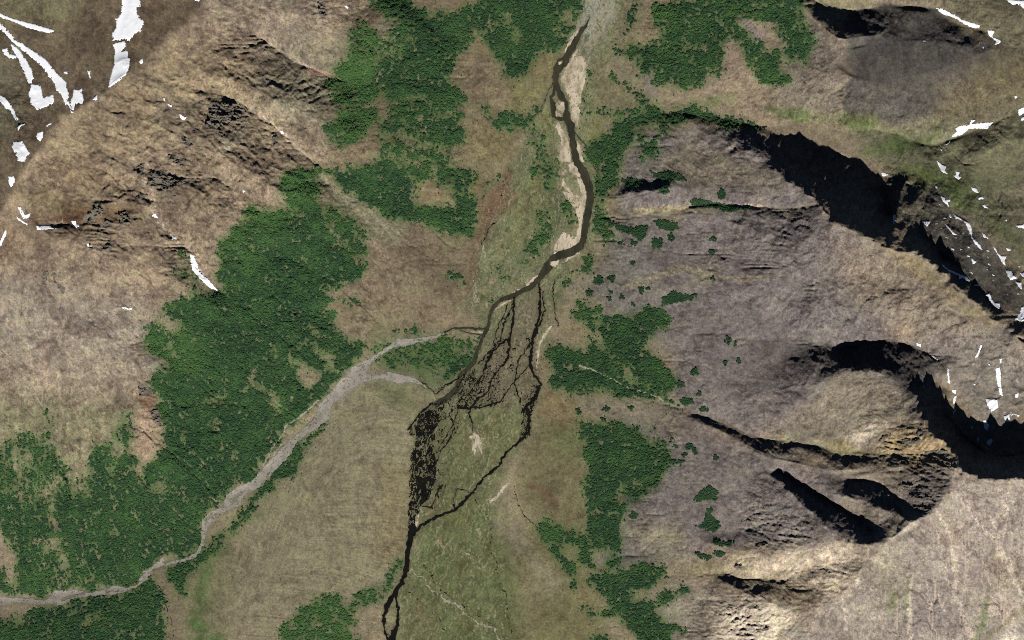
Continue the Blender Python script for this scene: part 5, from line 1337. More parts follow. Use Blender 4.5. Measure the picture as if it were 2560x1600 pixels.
crag('largest dark crag on the north west mountainside', P(0, 0, 1960, 980, 2150, 955, 2300, 995, 2340, 1040, 2250, 1130, 2130, 1180, 2010, 1245, 1935, 1185, 1975, 1080), 46)
crag('dark knob just below the largest crag', P(0, 0, 2035, 1235, 2155, 1275, 2100, 1318))
crag('dark rib of rock below and left of the largest crag', P(0, 0, 1700, 1280, 1780, 1300, 1830, 1370, 1790, 1400, 1730, 1340))
crag('small dark rock at the foot of the dark rib', P(0, 0, 1835, 1395, 1925, 1415, 1880, 1438), 22)
crag('low dark ledge above the pale scree funnel', P(0, 0, 1575, 1455, 1720, 1485, 1740, 1580, 1600, 1520), 28)
crag('single dark boulder outcrop left of the largest crag', P(0, 0, 1815, 1235, 1858, 1255, 1830, 1275), 20)
crag('leftmost dark fin of the central crags', P(0, 1, 775, 560, 850, 480, 945, 415, 985, 470, 900, 560, 840, 605), 44)
crag('forked dark cliff, right of the central crags', P(0, 1, 1120, 500, 1180, 475, 1200, 545, 1345, 515, 1230, 575, 1140, 635), 46)
crag('dark wedge between the two central cliffs', P(0, 1, 965, 580, 1010, 562, 1065, 612, 1000, 660), 34)
crag('small dark knob left of the central wedge', P(0, 1, 870, 600, 935, 608, 900, 645), 26)
crag('dark rock beside the star shaped snow speck', P(0, 1, 840, 790, 885, 825, 885, 862, 840, 845), 30)
crag('twin dark rocks right of the star shaped snow speck', P(0, 1, 945, 800, 1055, 800, 1055, 855, 960, 855), 32)
crag('low dark ledge below the star shaped snow speck', P(0, 1, 880, 880, 962, 898, 945, 918), 18)
crag('lowest dark ledge of the central crags', P(0, 1, 985, 928, 1092, 938, 1060, 968), 20)
crag('left rim of the horseshoe shaped ledge on the west slope', P(0, 1, 410, 1060, 450, 1050, 455, 1090, 430, 1110, 440, 1195, 398, 1185), 16)
crag('right rim of the horseshoe shaped ledge on the west slope', P(0, 1, 498, 1055, 530, 1075, 535, 1170, 600, 1190, 625, 1225, 600, 1265, 560, 1210, 510, 1160), 16)
crag('striped dark cliff band left of the upper gully', P(0, 1, 1385, 240, 1425, 100, 1520, 95, 1640, 170, 1840, 165, 1700, 230, 1560, 295, 1480, 250), 40)
crag('broken dark ribs at the top of the pale scree funnel', P(0, 1, 1275, 90, 1365, 15, 1355, 100, 1300, 135), 28)
crag('thin dark rib on the left of the pale scree funnel', P(0, 1, 1255, 165, 1335, 225, 1325, 265), 24)
crag('dark shelf low in the pale scree funnel', P(0, 1, 1275, 355, 1330, 310, 1400, 330, 1350, 395), 24)
crag('brown knob right of the pale scree funnel', P(0, 1, 1590, 330, 1690, 335, 1610, 385), 26)
crag('small dark tooth on the tan slope above the central crags', P(0, 1, 1018, 308, 1065, 308, 1030, 358), 22)
crag('tiny dark knob above the small dark tooth', P(0, 1, 1085, 225, 1138, 235, 1110, 260), 20)
crag('dark cluster of rocks at the top edge, upper of two', P(1, 0, 585, 15, 645, 15, 645, 72, 588, 65), 26)
crag('dark cluster of rocks near the top edge, lower of two', P(1, 0, 585, 80, 652, 85, 655, 175, 615, 170, 590, 120), 30)
crag('small dark ledge left below the top edge rocks', P(1, 0, 525, 175, 575, 215, 555, 240), 20)
crag('thin dark ledge on the spur below the first gully', P(1, 0, 15, 715, 80, 725, 135, 755, 120, 770, 50, 750), 20)
crag('dark rock on the tan spur left of the lower snow bit', P(1, 0, 150, 1290, 210, 1270, 200, 1350, 160, 1400), 20)
crag('dark cliff on the bluff inside the western wood', P(0, 2, 1425, 855, 1500, 845, 1515, 960, 1525, 1010, 1480, 1000, 1440, 930), 30)
crag('brown cliff at the top of the bluff in the western wood', P(0, 2, 1305, 620, 1370, 610, 1450, 650, 1430, 720, 1320, 720), 20)
crag('long ledge across the head of the ravine, upper of two', P(3, 2, 1245, 1135, 1300, 1120, 1445, 1130, 1440, 1165, 1280, 1178), 34, 'rock_ledge')
crag('dark cleft ledge above the ravine head, under the amphitheatre rim', P(3, 2, 1385, 1065, 1500, 1040, 1490, 1080, 1420, 1108), 34, 'rock_ledge')
crag('ragged ledge near the left end of the ravine head cliffs', P(3, 2, 1030, 1160, 1110, 1080, 1190, 1070, 1120, 1120, 1060, 1165), 24, 'rock_ledge')
crag('long ledge across the head of the ravine, lower of two', P(3, 2, 1440, 1285, 1530, 1235, 1640, 1225, 1735, 1250, 1600, 1265), 34, 'rock_ledge')
crag('curved ledge low on the ravine head cliffs', P(3, 2, 1400, 1340, 1520, 1380, 1650, 1390, 1640, 1420, 1480, 1400), 30, 'rock_ledge')
crag('dark serrated ledge under the south east crest, upper one', P(3, 3, 1210, 30, 1330, 40, 1480, 90, 1440, 110, 1300, 80), 34, 'rock_ledge')
crag('dark serrated ledge under the south east crest, middle one', P(3, 3, 1290, 120, 1420, 140, 1620, 180, 1560, 200, 1380, 170), 34, 'rock_ledge')
crag('dark serrated ledge under the south east crest, lowest one', P(3, 3, 1330, 230, 1450, 250, 1560, 290, 1500, 310, 1400, 280), 30, 'rock_ledge')
crag('thin dark ledge on the grey spur west of the black ravine', P(2, 3, 2140, 395, 2250, 378, 2410, 372, 2300, 395, 2200, 408), 26, 'rock_ledge')
crag('short dark ledge on the cream slope left of the lower shade', P(2, 3, 2085, 815, 2170, 795, 2180, 815, 2130, 842), 26, 'rock_ledge')
crag('thin dark ledge on the pale southern slope, upper one', P(2, 3, 2205, 1195, 2345, 1195, 2330, 1210, 2230, 1215), 22, 'rock_ledge')
crag('thin dark ledge on the pale southern slope, lower left one', P(2, 3, 2100, 1415, 2245, 1398, 2170, 1428), 22, 'rock_ledge')
crag('thin dark ledge on the pale southern slope, lower right one', P(2, 3, 2290, 1408, 2430, 1405, 2419, 1422, 2340, 1425), 22, 'rock_ledge')
crag('dark outcrop above the green strip on the southern spurs', P(2, 3, 2290, 610, 2400, 590, 2419, 610, 2320, 640), 26, 'rock_ledge')

# isolated thickets: name of place, tile, ellipse or polygon
THICKETS = [
    ('broad dark green alder thicket, lobed, above the pale ledge on the grey flank', P(2, 1, 1340, 580, 1440, 565, 1560, 600, 1575, 650, 1500, 675, 1400, 650)),
    ('largest alder thicket on the grey flank, a dark sprawl with tongues', P(2, 1, 900, 575, 1150, 640, 1290, 620, 1270, 700, 1220, 765, 1080, 690, 960, 630)),
    ('long alder thicket above the black scarp, beside the bank', P(2, 1, 1280, 90, 1350, 130, 1500, 105, 1600, 140, 1655, 190, 1500, 205, 1380, 190)),
    ('flat alder thicket left of the black scarp top', P(2, 1, 1030, 185, 1180, 178, 1255, 205, 1200, 250, 1100, 265)),
    ('lone spindle shaped alder thicket in the middle of the grey flank', P(2, 1, 1415, 1310, 1540, 1235, 1600, 1265, 1775, 1280, 1680, 1325, 1500, 1365, 1430, 1375)),
    ('alder thicket strung along the gully below the long ridge', P(2, 1, 1700, 365, 1820, 375, 2080, 435, 2255, 455, 2050, 495, 1900, 455, 1690, 425)),
    ('alder patch at the east end of the black scarp', (2, 1, 1440, 275, 52, 44)),
    ('alder patch on the tan spur above the gully thicket', (2, 1, 1980, 330, 40, 46)),
    ('boot shaped alder thicket below the largest one', (2, 1, 1375, 790, 46, 54)),
    ('round alder thicket right of the boot shaped one', (2, 1, 1505, 735, 30, 36)),
    ('small alder clump below the largest thicket, leftmost', (2, 1, 1028, 780, 26, 22)),
    ('small alder clump between the leftmost clump and the boot shaped thicket', (2, 1, 1145, 785, 36, 26)),
    ('tiny alder clump alone in the grey flank, west part', (2, 1, 1142, 975, 18, 22)),
    ('small flat alder clump on the upper grey flank', (2, 1, 1905, 748, 34, 20)),
    ('small alder clump below the flat one on the upper grey flank', (2, 1, 1890, 870, 26, 20)),
    ('pair of merged alder clumps near the river bank below the bend', (2, 1, 820, 1140, 42, 44)),
    ('alder clump right of the merged pair below the bend', (2, 1, 945, 1130, 28, 32)),
    ('tall narrow alder clump left of the spindle shaped thicket', (2, 1, 1225, 1232, 20, 40)),
    ('small alder dot right of the tall narrow clump', (2, 1, 1290, 1215, 22, 15)),
    ('square alder clump on the tan bank terrace', (2, 1, 730, 1255, 28, 28)),
    ('alder dot below the tall narrow clump', (2, 1, 1035, 1300, 28, 18)),
    ('upper of two alder dots right of the tan bank terrace', (2, 1, 930, 1252, 20, 14)),
    ('lower of two alder dots right of the tan bank terrace', (2, 1, 920, 1308, 20, 14)),
    ('alder dot above the notch of the eastern wood', (2, 1, 1140, 1366, 20, 16)),
    ('alder clump right above the spindle shaped thicket', (2, 1, 1900, 1125, 22, 22)),
    ('alder patch on yellow grass uphill of the eastern wood', (2, 2, 1728, 495, 42, 28)),
    ('alder clump touching the corner of the eastern wood', (2, 2, 1595, 610, 40, 30)),
    ('alder patch on the north rim of the ravine creek, upper', (2, 2, 1650, 770, 62, 38)),
    ('alder patch on the north rim of the ravine creek, lower', (2, 2, 1808, 842, 42, 28)),
    ('alder dot between yellow grass patch and ravine', (2, 2, 1775, 700, 18, 22)),
    ('alder streak high on the grey flank above the ravine', (2, 2, 2050, 195, 24, 38)),
    ('alder dot right of the high streak on the grey flank', (2, 2, 2110, 240, 16, 20)),
    ('alder clump high on the grey flank, below the streak', (2, 2, 2140, 392, 20, 30)),
    ('faint alder clump on the pale patch of the grey flank', (2, 2, 2010, 410, 26, 22)),
    ('alder clump on the tan tongue between two woods, upper left', (2, 2, 895, 840, 36, 22)),
    ('alder clump on the tan tongue between two woods, lower left', (2, 2, 865, 935, 26, 20)),
    ('alder dot on the tan tongue between two woods, right', (2, 2, 1125, 830, 20, 18)),
    ('alder clump at the west end of the tan tongue', (2, 2, 630, 865, 24, 32)),
    ('alder dot off the corner of the south eastern wood, upper', (2, 2, 1512, 1130, 26, 16)),
    ('alder dot off the corner of the south eastern wood, lower', (2, 2, 1545, 1190, 26, 15)),
    ('bent alder thicket uphill of the south eastern wood', P(2, 2, 1625, 1195, 1680, 1160, 1730, 1200, 1755, 1260, 1730, 1280, 1700, 1220, 1640, 1210)),
    ('alder dot below the bent thicket', (2, 2, 1625, 1272, 28, 16)),
    ('alder thicket hanging off the south eastern wood', P(2, 2, 1480, 1330, 1540, 1320, 1630, 1330, 1600, 1370, 1500, 1360)),
    ('dim alder clump on the grey spur above the round dark hollow', (2, 2, 1925, 1310, 24, 26)),
    ('alder patch in the dark hollow of the grey spur', (2, 3, 1150, 335, 44, 34)),
    ('bright green alder thicket on the grey spur, upper', P(2, 3, 1715, 190, 1790, 100, 1880, 50, 1945, 100, 1935, 195, 1850, 190, 1780, 200)),
    ('bright green alder thicket on the grey spur, lower', P(2, 3, 1840, 260, 1890, 270, 1880, 340, 1960, 390, 1960, 460, 1880, 490, 1740, 440, 1820, 400)),
    ('long dark alder thicket under the lower bright green one', P(2, 3, 1895, 560, 1990, 585, 2110, 595, 2050, 625, 1930, 620)),
    ('alder thicket above the cream slope, left', P(2, 3, 1720, 690, 1800, 690, 1900, 720, 1860, 765, 1780, 740)),
    ('alder thicket above the cream slope, right', (2, 3, 1955, 690, 52, 28)),
]
# ---------------------------------------------------------------- materials
def mat_new(name):
    m = bpy.data.materials.new(name)
    m.use_nodes = True
    nt = m.node_tree
    b = nt.nodes['Principled BSDF']
    b.inputs['Roughness'].default_value = 0.95
    b.inputs['Specular IOR Level'].default_value = 0.15
    return m, nt, b


def n_noise(nt, scale, detail=4, rough=0.6, coord='Object', stretch=None):
    tc = nt.nodes.new('ShaderNodeTexCoord')
    geo = nt.nodes.new('ShaderNodeNewGeometry')
    n = nt.nodes.new('ShaderNodeTexNoise')
    n.inputs['Scale'].default_value = scale
    n.inputs['Detail'].default_value = detail
    n.inputs['Roughness'].default_value = rough
    if stretch:
        mp = nt.nodes.new('ShaderNodeMapping')
        mp.inputs['Scale'].default_value = stretch
        nt.links.new(geo.outputs['Position'], mp.inputs[0])
        nt.links.new(mp.outputs[0], n.inputs['Vector'])
    else:
        nt.links.new(geo.outputs['Position'], n.inputs['Vector'])
    return n.outputs['Fac']


def n_range(nt, v, a, b, c, d):
    m = nt.nodes.new('ShaderNodeMapRange')
    m.inputs[1].default_value, m.inputs[2].default_value, m.inputs[3].default_value, m.inputs[4].default_value = a, b, c, d
    nt.links.new(v, m.inputs[0])
    return m.outputs[0]


def n_mul(nt, colr, fac):
    v = nt.nodes.new('ShaderNodeVectorMath')
    v.operation = 'SCALE'
    nt.links.new(colr, v.inputs[0])
    nt.links.new(fac, v.inputs['Scale'])
    return v.outputs[0]


def n_math(nt, op, a, b):
    m = nt.nodes.new('ShaderNodeMath')
    m.operation = op
    for k, v in enumerate((a, b)):
        if isinstance(v, (int, float)):
            m.inputs[k].default_value = v
        else:
            nt.links.new(v, m.inputs[k])
    return m.outputs[0]


def n_bump(nt, b, h, dist, strength=1.0):
    bp = nt.nodes.new('ShaderNodeBump')
    bp.inputs['Distance'].default_value = dist
    if isinstance(strength, (int, float)):
        bp.inputs['Strength'].default_value = strength
    else:
        nt.links.new(strength, bp.inputs['Strength'])
    nt.links.new(h, bp.inputs['Height'])
    nt.links.new(bp.outputs[0], b.inputs['Normal'])


def ground_material():
    m, nt, b = mat_new('ground_cover')
    at = nt.nodes.new('ShaderNodeAttribute'); at.attribute_name = 'cover'
    st = nt.nodes.new('ShaderNodeAttribute'); st.attribute_name = 'stony'
    f1 = n_range(nt, n_noise(nt, 0.075, 3, .8), .28, .72, .66, 1.34)
    f2 = n_range(nt, n_noise(nt, 0.011, 4, .65), .25, .75, .86, 1.14)
    f = n_math(nt, 'MULTIPLY', f1, f2)
    # sharp flecks: dark dwarf shrubs and painted boulder shadows, pale stones
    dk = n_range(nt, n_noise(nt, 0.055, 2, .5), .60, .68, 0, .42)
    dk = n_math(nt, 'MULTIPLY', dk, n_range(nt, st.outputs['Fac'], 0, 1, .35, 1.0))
    pk = n_range(nt, n_noise(nt, 0.048, 2, .5, stretch=(1.1, .9, 1.0)), .36, .28, 0, .40)
    pk = n_math(nt, 'MULTIPLY', pk, n_range(nt, st.outputs['Fac'], 0, 1, .3, 1.0))
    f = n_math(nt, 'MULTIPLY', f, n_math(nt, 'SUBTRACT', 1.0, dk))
    f = n_math(nt, 'MULTIPLY', f, n_math(nt, 'ADD', 1.0, pk))
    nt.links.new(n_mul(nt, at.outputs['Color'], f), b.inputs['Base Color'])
    n_bump(nt, b, n_noise(nt, 0.042, 5, .72), 11.0, n_range(nt, st.outputs['Fac'], 0, 1, .10, .75))
    return m


def two_tone(name, c0, c1, scale, bump=0.0, bscale=0.08, rough=.95, detail=4, lo=.35, hi=.65, stretch=None):
    m, nt, b = mat_new(name)
    mx = nt.nodes.new('ShaderNodeMix'); mx.data_type = 'RGBA'
    mx.inputs['A'].default_value = (*c0, 1); mx.inputs['B'].default_value = (*c1, 1)
    nt.links.new(n_range(nt, n_noise(nt, scale, detail, .65, stretch=stretch), lo, hi, 0, 1), mx.inputs['Factor'])
    f = n_range(nt, n_noise(nt, 0.09, 3, .7), .25, .75, .80, 1.2)
    nt.links.new(n_mul(nt, mx.outputs['Result'], f), b.inputs['Base Color'])
    b.inputs['Roughness'].default_value = rough
    if bump:
        n_bump(nt, b, n_noise(nt, bscale, 4, .7), bump, .6)
    return m


def srgb(r, g, b):
    return tuple(float(v) for v in lin(r, g, b))


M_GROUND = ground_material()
M_WATER = two_tone('river_water', srgb(64, 60, 46), srgb(42, 44, 36), .012, 0, rough=.22, detail=6, stretch=(1.6, .5, 1))
M_BLACKW = two_tone('peaty_water', srgb(15, 15, 13), srgb(26, 25, 21), .01, 0, rough=.3)
M_GRAVEL = two_tone('grey_gravel', srgb(150, 143, 132), srgb(128, 122, 112), .02, 1.2, .1)
M_SAND = two_tone('pale_gravel', srgb(192, 177, 154), srgb(128, 120, 96), .010, 1.0, .1, detail=8, lo=.44, hi=.66, stretch=(1.3, .7, 1))
M_SHALLOW = two_tone('shallow_water', srgb(112, 110, 100), srgb(92, 94, 86), .02, 0, rough=.4)
M_CREEK = two_tone('creek_gravel', srgb(162, 156, 138), srgb(126, 122, 100), .03, 0)
M_SNOW, _nt, _b = mat_new('old_snow')
_mx = _nt.nodes.new('ShaderNodeMix'); _mx.data_type = 'RGBA'
_mx.inputs['A'].default_value = (.90, .91, .93, 1); _mx.inputs['B'].default_value = (.82, .82, .82, 1)
_nt.links.new(n_range(_nt, n_noise(_nt, .02, 6, .65), .40, .75, 0, 1), _mx.inputs['Factor'])
_at = _nt.nodes.new('ShaderNodeAttribute'); _at.attribute_name = 'depth'
_md = _nt.nodes.new('ShaderNodeMix'); _md.data_type = 'RGBA'
_md.inputs['A'].default_value = (.46, .43, .39, 1)
_dn = n_math(_nt, 'ADD', _at.outputs['Fac'], n_range(_nt, n_noise(_nt, .05, 4, .7), .3, .7, -.22, .22))
_nt.links.new(n_range(_nt, _dn, .30, .62, 0, 1), _md.inputs['Factor'])
_nt.links.new(_mx.outputs['Result'], _md.inputs['B'])
_nt.links.new(_md.outputs['Result'], _b.inputs['Base Color'])
_b.inputs['Roughness'].default_value = .7
n_bump(_nt, _b, n_noise(_nt, .03, 3, .5), 2.0, .3)
M_ROCK = two_tone('dark_rock', srgb(116, 109, 96), srgb(78, 71, 63), .03, 7.0, .07)


def leaf_material(name, instanced):
    m, nt, b = mat_new(name)
    mx = nt.nodes.new('ShaderNodeMix'); mx.data_type = 'RGBA'
    mx.inputs['A'].default_value = (*LEAF0, 1); mx.inputs['B'].default_value = (*LEAF1, 1)
    if instanced:
        at = nt.nodes.new('ShaderNodeAttribute'); at.attribute_type = 'INSTANCER'; at.attribute_name = 'tint'
        nt.links.new(at.outputs['Fac'], mx.inputs['Factor'])
    else:
        nt.links.new(n_range(nt, n_noise(nt, .012, 3), .3, .7, 0, .35), mx.inputs['Factor'])
    f = n_range(nt, n_noise(nt, .12, 3, .7), .25, .75, .72, 1.3)
    nt.links.new(n_mul(nt, mx.outputs['Result'], f), b.inputs['Base Color'])
    b.inputs['Roughness'].default_value = .8
    return m


LEAF0 = (.0140, .040, .018)
LEAF1 = (.050, .104, .029)
M_LEAF = leaf_material('alder_leaves', True)
M_LEAF2 = leaf_material('alder_leaves_lone', False)

# ---------------------------------------------------------------- the land
H, SL, GF = build_relief()
canopy, wood_soft, tint, zone, znames = build_wood(H)
COVER = build_cover(H, SL, GF, canopy, wood_soft, tint)
HS = blur(H, 2)


def build_ground():
    ring = 16
    st = np.cumsum(4.0 * 1.45 ** np.arange(1, ring + 1))
    xs = np.concatenate([G0X - st[::-1], gxs, G1X + st]); ys = np.concatenate([G0Y - st[::-1], gys, G1Y + st])
    X, Y = np.meshgrid(xs.astype(F32), ys.astype(F32))
    Z = np.pad(H, ring, mode='edge')
    C = np.pad(COVER, ((ring, ring), (ring, ring), (0, 0)), mode='edge')
    out = np.maximum(np.maximum(G0X - X, X - G1X), np.maximum(G0Y - Y, Y - G1Y))
    w = sstep(0, 400, out)
    Z = Z + w * 110 * fbm(X, Y, 420, 3, 201)
    C = C * (1 - w[..., None] * .35) + lin(104, 100, 74).astype(F32) * w[..., None] * .35
    ny, nx = Z.shape
    a = (np.arange(ny - 1)[:, None] * nx + np.arange(nx - 1)[None]).ravel()
    f = np.stack([a, a + nx, a + nx + 1, a + 1], 1)
    me = raw_mesh('ground', to_world(X, Y, Z).reshape(-1, 3), f)
    ca = me.attributes.new('cover', 'FLOAT_COLOR', 'POINT')
    ca.data.foreach_set('color', np.concatenate([C.reshape(-1, 3), np.ones((nx * ny, 1), F32)], 1).ravel())
    sa = me.attributes.new('stony', 'FLOAT', 'POINT')
    sa.data.foreach_set('value', np.pad(sstep(.08, .45, SL) * (1 - .8 * canopy), ring, mode='edge').astype(F32).ravel())
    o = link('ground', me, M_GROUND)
    return tag(o, 'mountain valley terrain of tundra, scree and heath', None, None, 'structure')


build_ground()


# ---------------------------------------------------------------- water, gravel
def warp(X, Y, amp, sc, seed):
    return X + amp * fbm(X, Y, sc, 2, seed), Y + amp * fbm(X, Y, sc, 2, seed + 7)


def lines_mask(lines, X, Y, grow=0.0):
    m = np.zeros(X.shape, bool)
    for L in lines:
        x0, y0, x1, y1 = ext(L, 14)
        i = (X[0] >= x0) & (X[0] <= x1); j = (Y[:, 0] >= y0) & (Y[:, 0] <= y1)
        if not i.any() or not j.any():
            continue
        ii = np.nonzero(i)[0]; jj = np.nonzero(j)[0]
        s = (slice(jj[0], jj[-1] + 1), slice(ii[0], ii[-1] + 1))
        D, W = line_dist(L, X[s], Y[s])
        m[s] |= D < W + grow
    return m


def make_river():
    X, Y = local_grid(890, -64, 1440, 1576, 1.0)
    wx, wy = warp(X, Y, 2.2, 12, 301)
    m = lines_mask([L for L in RIVER if L[0][1] < 1200], wx, wy)
    for lab, pts in BARS[3:6] + BARS[9:10]:
        x0, y0, x1, y1 = ext(pts, 4)
        s = (slice(int(y0 + 64), int(y1 + 65)), slice(int(x0 - 890), int(x1 - 889)))
        m[s] &= ~poly_mask(pts, wx[s], wy[s])
    z = hsample(X, Y, HS) + 2.2
    tag(drape('river', X, Y, m, z, M_WATER, False), 'dark main river winding down the valley', None, None, 'structure')


def make_braids():
    X, Y = local_grid(895, 660, 1350, 1576, .7)
    wx, wy = warp(X, Y, 3.2, 11, 311)
    m = lines_mask(BRAID + [L for L in RIVER if L[0][1] >= 1200], wx, wy)
    bx, by = warp(X, Y, 5, 14, 321)
    for k, (pts, share, ang, s1, s2) in enumerate(WEBS):
        pm = poly_mask(pts, bx, by)
        soft = blur(pm.astype(F32), 5)
        a = math.radians(ang)
        wx2, wy2 = warp(X, Y, 5.0, 16, 331 + k)
        u = (wx2 * math.cos(a) + wy2 * math.sin(a)) / s2
        v = (-wx2 * math.sin(a) + wy2 * math.cos(a)) / s1
        n = np.minimum(np.abs(perlin(u, v, 341 + k)), np.abs(perlin(u * 1.5 + 3, v * 1.7 + 9, 351 + k)) * 1.2)
        n = np.minimum(n, np.abs(perlin(u * 2.4 + 13, v * 2.8 + 5, 356 + k)) * 1.6)
        big = fbm(X, Y, 26, 2, 361 + k)
        thr = np.interp(share, [0, .3, .5, .75, .9], [0, .045, .09, .20, .42])
        m |= (n < thr * (1 + .5 * big)) & (soft > .35 + .25 * big)
    z = hsample(X, Y, HS) + 2.8
    tag(drape('braided_stream', X, Y, m, z, M_BLACKW, False), 'black web of braided channels in the middle of the valley', None, None, 'structure')


def make_gravelbed():
    X, Y = local_grid(-64, 770, 1070, 1450, 1.0)
    wx, wy = warp(X, Y, 2.4, 9, 371)
    m = poly_mask(GRAVELBED[0], wx, wy) | poly_mask(GRAVELBED[1], wx, wy)
    m |= lines_mask(SIDE_STRIPS, wx, wy)
    for h in GRAVELHOLES:
        m &= ~poly_mask(h, wx, wy)
    edge = 1 - blur(m.astype(F32), 4)
    spots = fbm(X, Y, 5, 2, 381) > (.9 - .38 * edge)
    m &= ~spots
    z = hsample(X, Y, HS) + 1.6
    # thin wet threads over the gravel
    t = np.zeros_like(m)
    for k, (ang, xa, xb) in enumerate(((140, 560, 1070), (165, -64, 560))):
        a = math.radians(ang)
        ux, uy = warp(X, Y, 6.0, 20, 383 + k)
        u = (ux * math.cos(a) + uy * math.sin(a)) / 34; v = (-ux * math.sin(a) + uy * math.cos(a)) / 8
        n = np.minimum(np.abs(perlin(u, v, 386 + k)), np.abs(perlin(u * 1.4 + 4, v * 1.3 + 2, 388 + k)))
        t |= (n < .085) & (X >= xa) & (X < xb)
    t &= m & (blur(m.astype(F32), 1) > .8)
    tag(drape('stream_threads', X, Y, t, z + .5, M_SHALLOW, False), 'thin wet threads over the grey gravel bed', None, None, 'structure')
    tag(drape('gravel_riverbed', X, Y, m, z, M_GRAVEL, False), 'grey gravel bed of the western tributary', None, None, 'structure')


def make_bars():
    for k, (lab, pts) in enumerate(BARS):
        X, Y = local_grid(*ext(pts, 4), .8)
        wx, wy = warp(X, Y, 2.0, 7, 391 + k)
        m = poly_mask(pts, wx, wy)
        soft = blur(m.astype(F32), 3)
        big = 'broad' in lab or 'largest' in lab or 'blotchy' in lab or 'long' in lab
        m &= fbm(X * 1.4, Y * .7, 12, 4, 395 + k, .65) < (.42 if big else .6) + .55 * (soft - .5)
        z = hsample(X, Y, HS) + 1.7 + (.9 if 'island' in lab or 'islet' in lab else 0)
        o = drape('gravel_bar', X, Y, m, z, M_SAND)
        if o:
            tag(o, lab, None, 'gravel bars along the river', 'structure')


def make_creeks():
    for k, (nm, bed, lab, L) in enumerate(CREEKS):
        X, Y = local_grid(*ext(L, 6), .7)
        wx, wy = warp(X, Y, 4.0, 13, 401 + k)
        wx, wy = warp(wx, wy, 1.2, 4, 441 + k)
        D, W = line_dist(L, wx, wy)
        m = D < np.maximum(W * (1.0 + .7 * fbm(X, Y, 9, 2, 421 + k)), .55)
        z = hsample(X, Y) + 2.0
        o = drape(nm, X, Y, m, z, M_CREEK if bed == 'pale' else M_BLACKW)
        if o:
            tag(o, lab, None, None, 'structure')


make_gravelbed()
make_bars()
make_river()
make_braids()
make_creeks()

# ---------------------------------------------------------------- woods
WOOD_LABEL = {
    'bank': ('riverside_shrubs', 'dark alder shrubs strung along the east river bank'),
    'confluence': ('alder_wood', 'alder wood on the green tongue between tributary and river'),
    'east': ('alder_wood', 'dark alder wood on the east bank around the white creek bed'),
    'fan_edge': ('alder_wood', 'narrow green wood between the grey gravel bed and the brown fan'),
    'north': ('alder_wood', 'patchy dark wood at the top centre, west of the river'),
    'north_east': ('alder_wood', 'dark wood on the hill at the top, east of the river'),
    'plain': ('alder_shrubs', 'scattered alder shrubs on the flood plain west of the river bend'),
    'south': ('alder_wood', 'bright green wood at the bottom edge beside the brown fan'),
    'south_corner': ('alder_wood', 'dark dense wood in the bottom left corner, south of the gravel bed'),
    'south_east': ('alder_wood', 'dark wood below the ravine, at the foot of the grey spurs'),
    'south_west': ('alder_wood', 'streaky wood in the lower left, north of the gravel bed'),
    'stream': ('alder_wood', 'green ribbon of wood along the stream below the long ridge'),
    'upper_fan': ('alder_wood', 'dark wood bordering the pale fan, with tan clearings'),
    'west': ('alder_wood', 'largest deep green wood covering the western slope'),
}


def clump_tree():
    """geometry nodes: a lumpy bush on every point"""
    nt = bpy.data.node_groups.new('bush_scatter', 'GeometryNodeTree')
    nt.interface.new_socket('Geometry', in_out='INPUT', socket_type='NodeSocketGeometry')
    nt.interface.new_socket('Geometry', in_out='OUTPUT', socket_type='NodeSocketGeometry')
    N, Lk = nt.nodes.new, nt.links.new
    gi, go = N('NodeGroupInput'), N('NodeGroupOutput')
    ico = N('GeometryNodeMeshIcoSphere'); ico.inputs['Radius'].default_value = 1.0; ico.inputs['Subdivisions'].default_value = 2
    noi = N('ShaderNodeTexNoise'); noi.inputs['Scale'].default_value = 1.5; noi.inputs['Detail'].default_value = 2
    sb = N('ShaderNodeVectorMath'); sb.operation = 'SUBTRACT'; sb.inputs[1].default_value = (.5, .5, .5)
    sc = N('ShaderNodeVectorMath'); sc.operation = 'MULTIPLY'; sc.inputs[1].default_value = (1.7, 1.7, 1.3)
    sp = N('GeometryNodeSetPosition')
    Lk(noi.outputs['Color'], sb.inputs[0]); Lk(sb.outputs[0], sc.inputs[0]); Lk(sc.outputs[0], sp.inputs['Offset'])
    Lk(ico.outputs['Mesh'], sp.inputs['Geometry'])
    sm = N('GeometryNodeSetMaterial'); sm.inputs['Material'].default_value = M_LEAF
    Lk(sp.outputs[0], sm.inputs['Geometry'])
    iop = N('GeometryNodeInstanceOnPoints')
    Lk(gi.outputs[0], iop.inputs['Points']); Lk(sm.outputs[0], iop.inputs['Instance'])
    size = N('GeometryNodeInputNamedAttribute'); size.data_type = 'FLOAT_VECTOR'; size.inputs[0].default_value = 'size'
    rot = N('GeometryNodeInputNamedAttribute'); rot.data_type = 'FLOAT'; rot.inputs[0].default_value = 'spin'
    cx = N('ShaderNodeCombineXYZ')
    Lk(rot.outputs[0], cx.inputs['Z'])
    Lk(cx.outputs[0], iop.inputs['Rotation'])
    Lk(size.outputs[0], iop.inputs['Scale'])
    Lk(iop.outputs[0], go.inputs[0])
    return nt


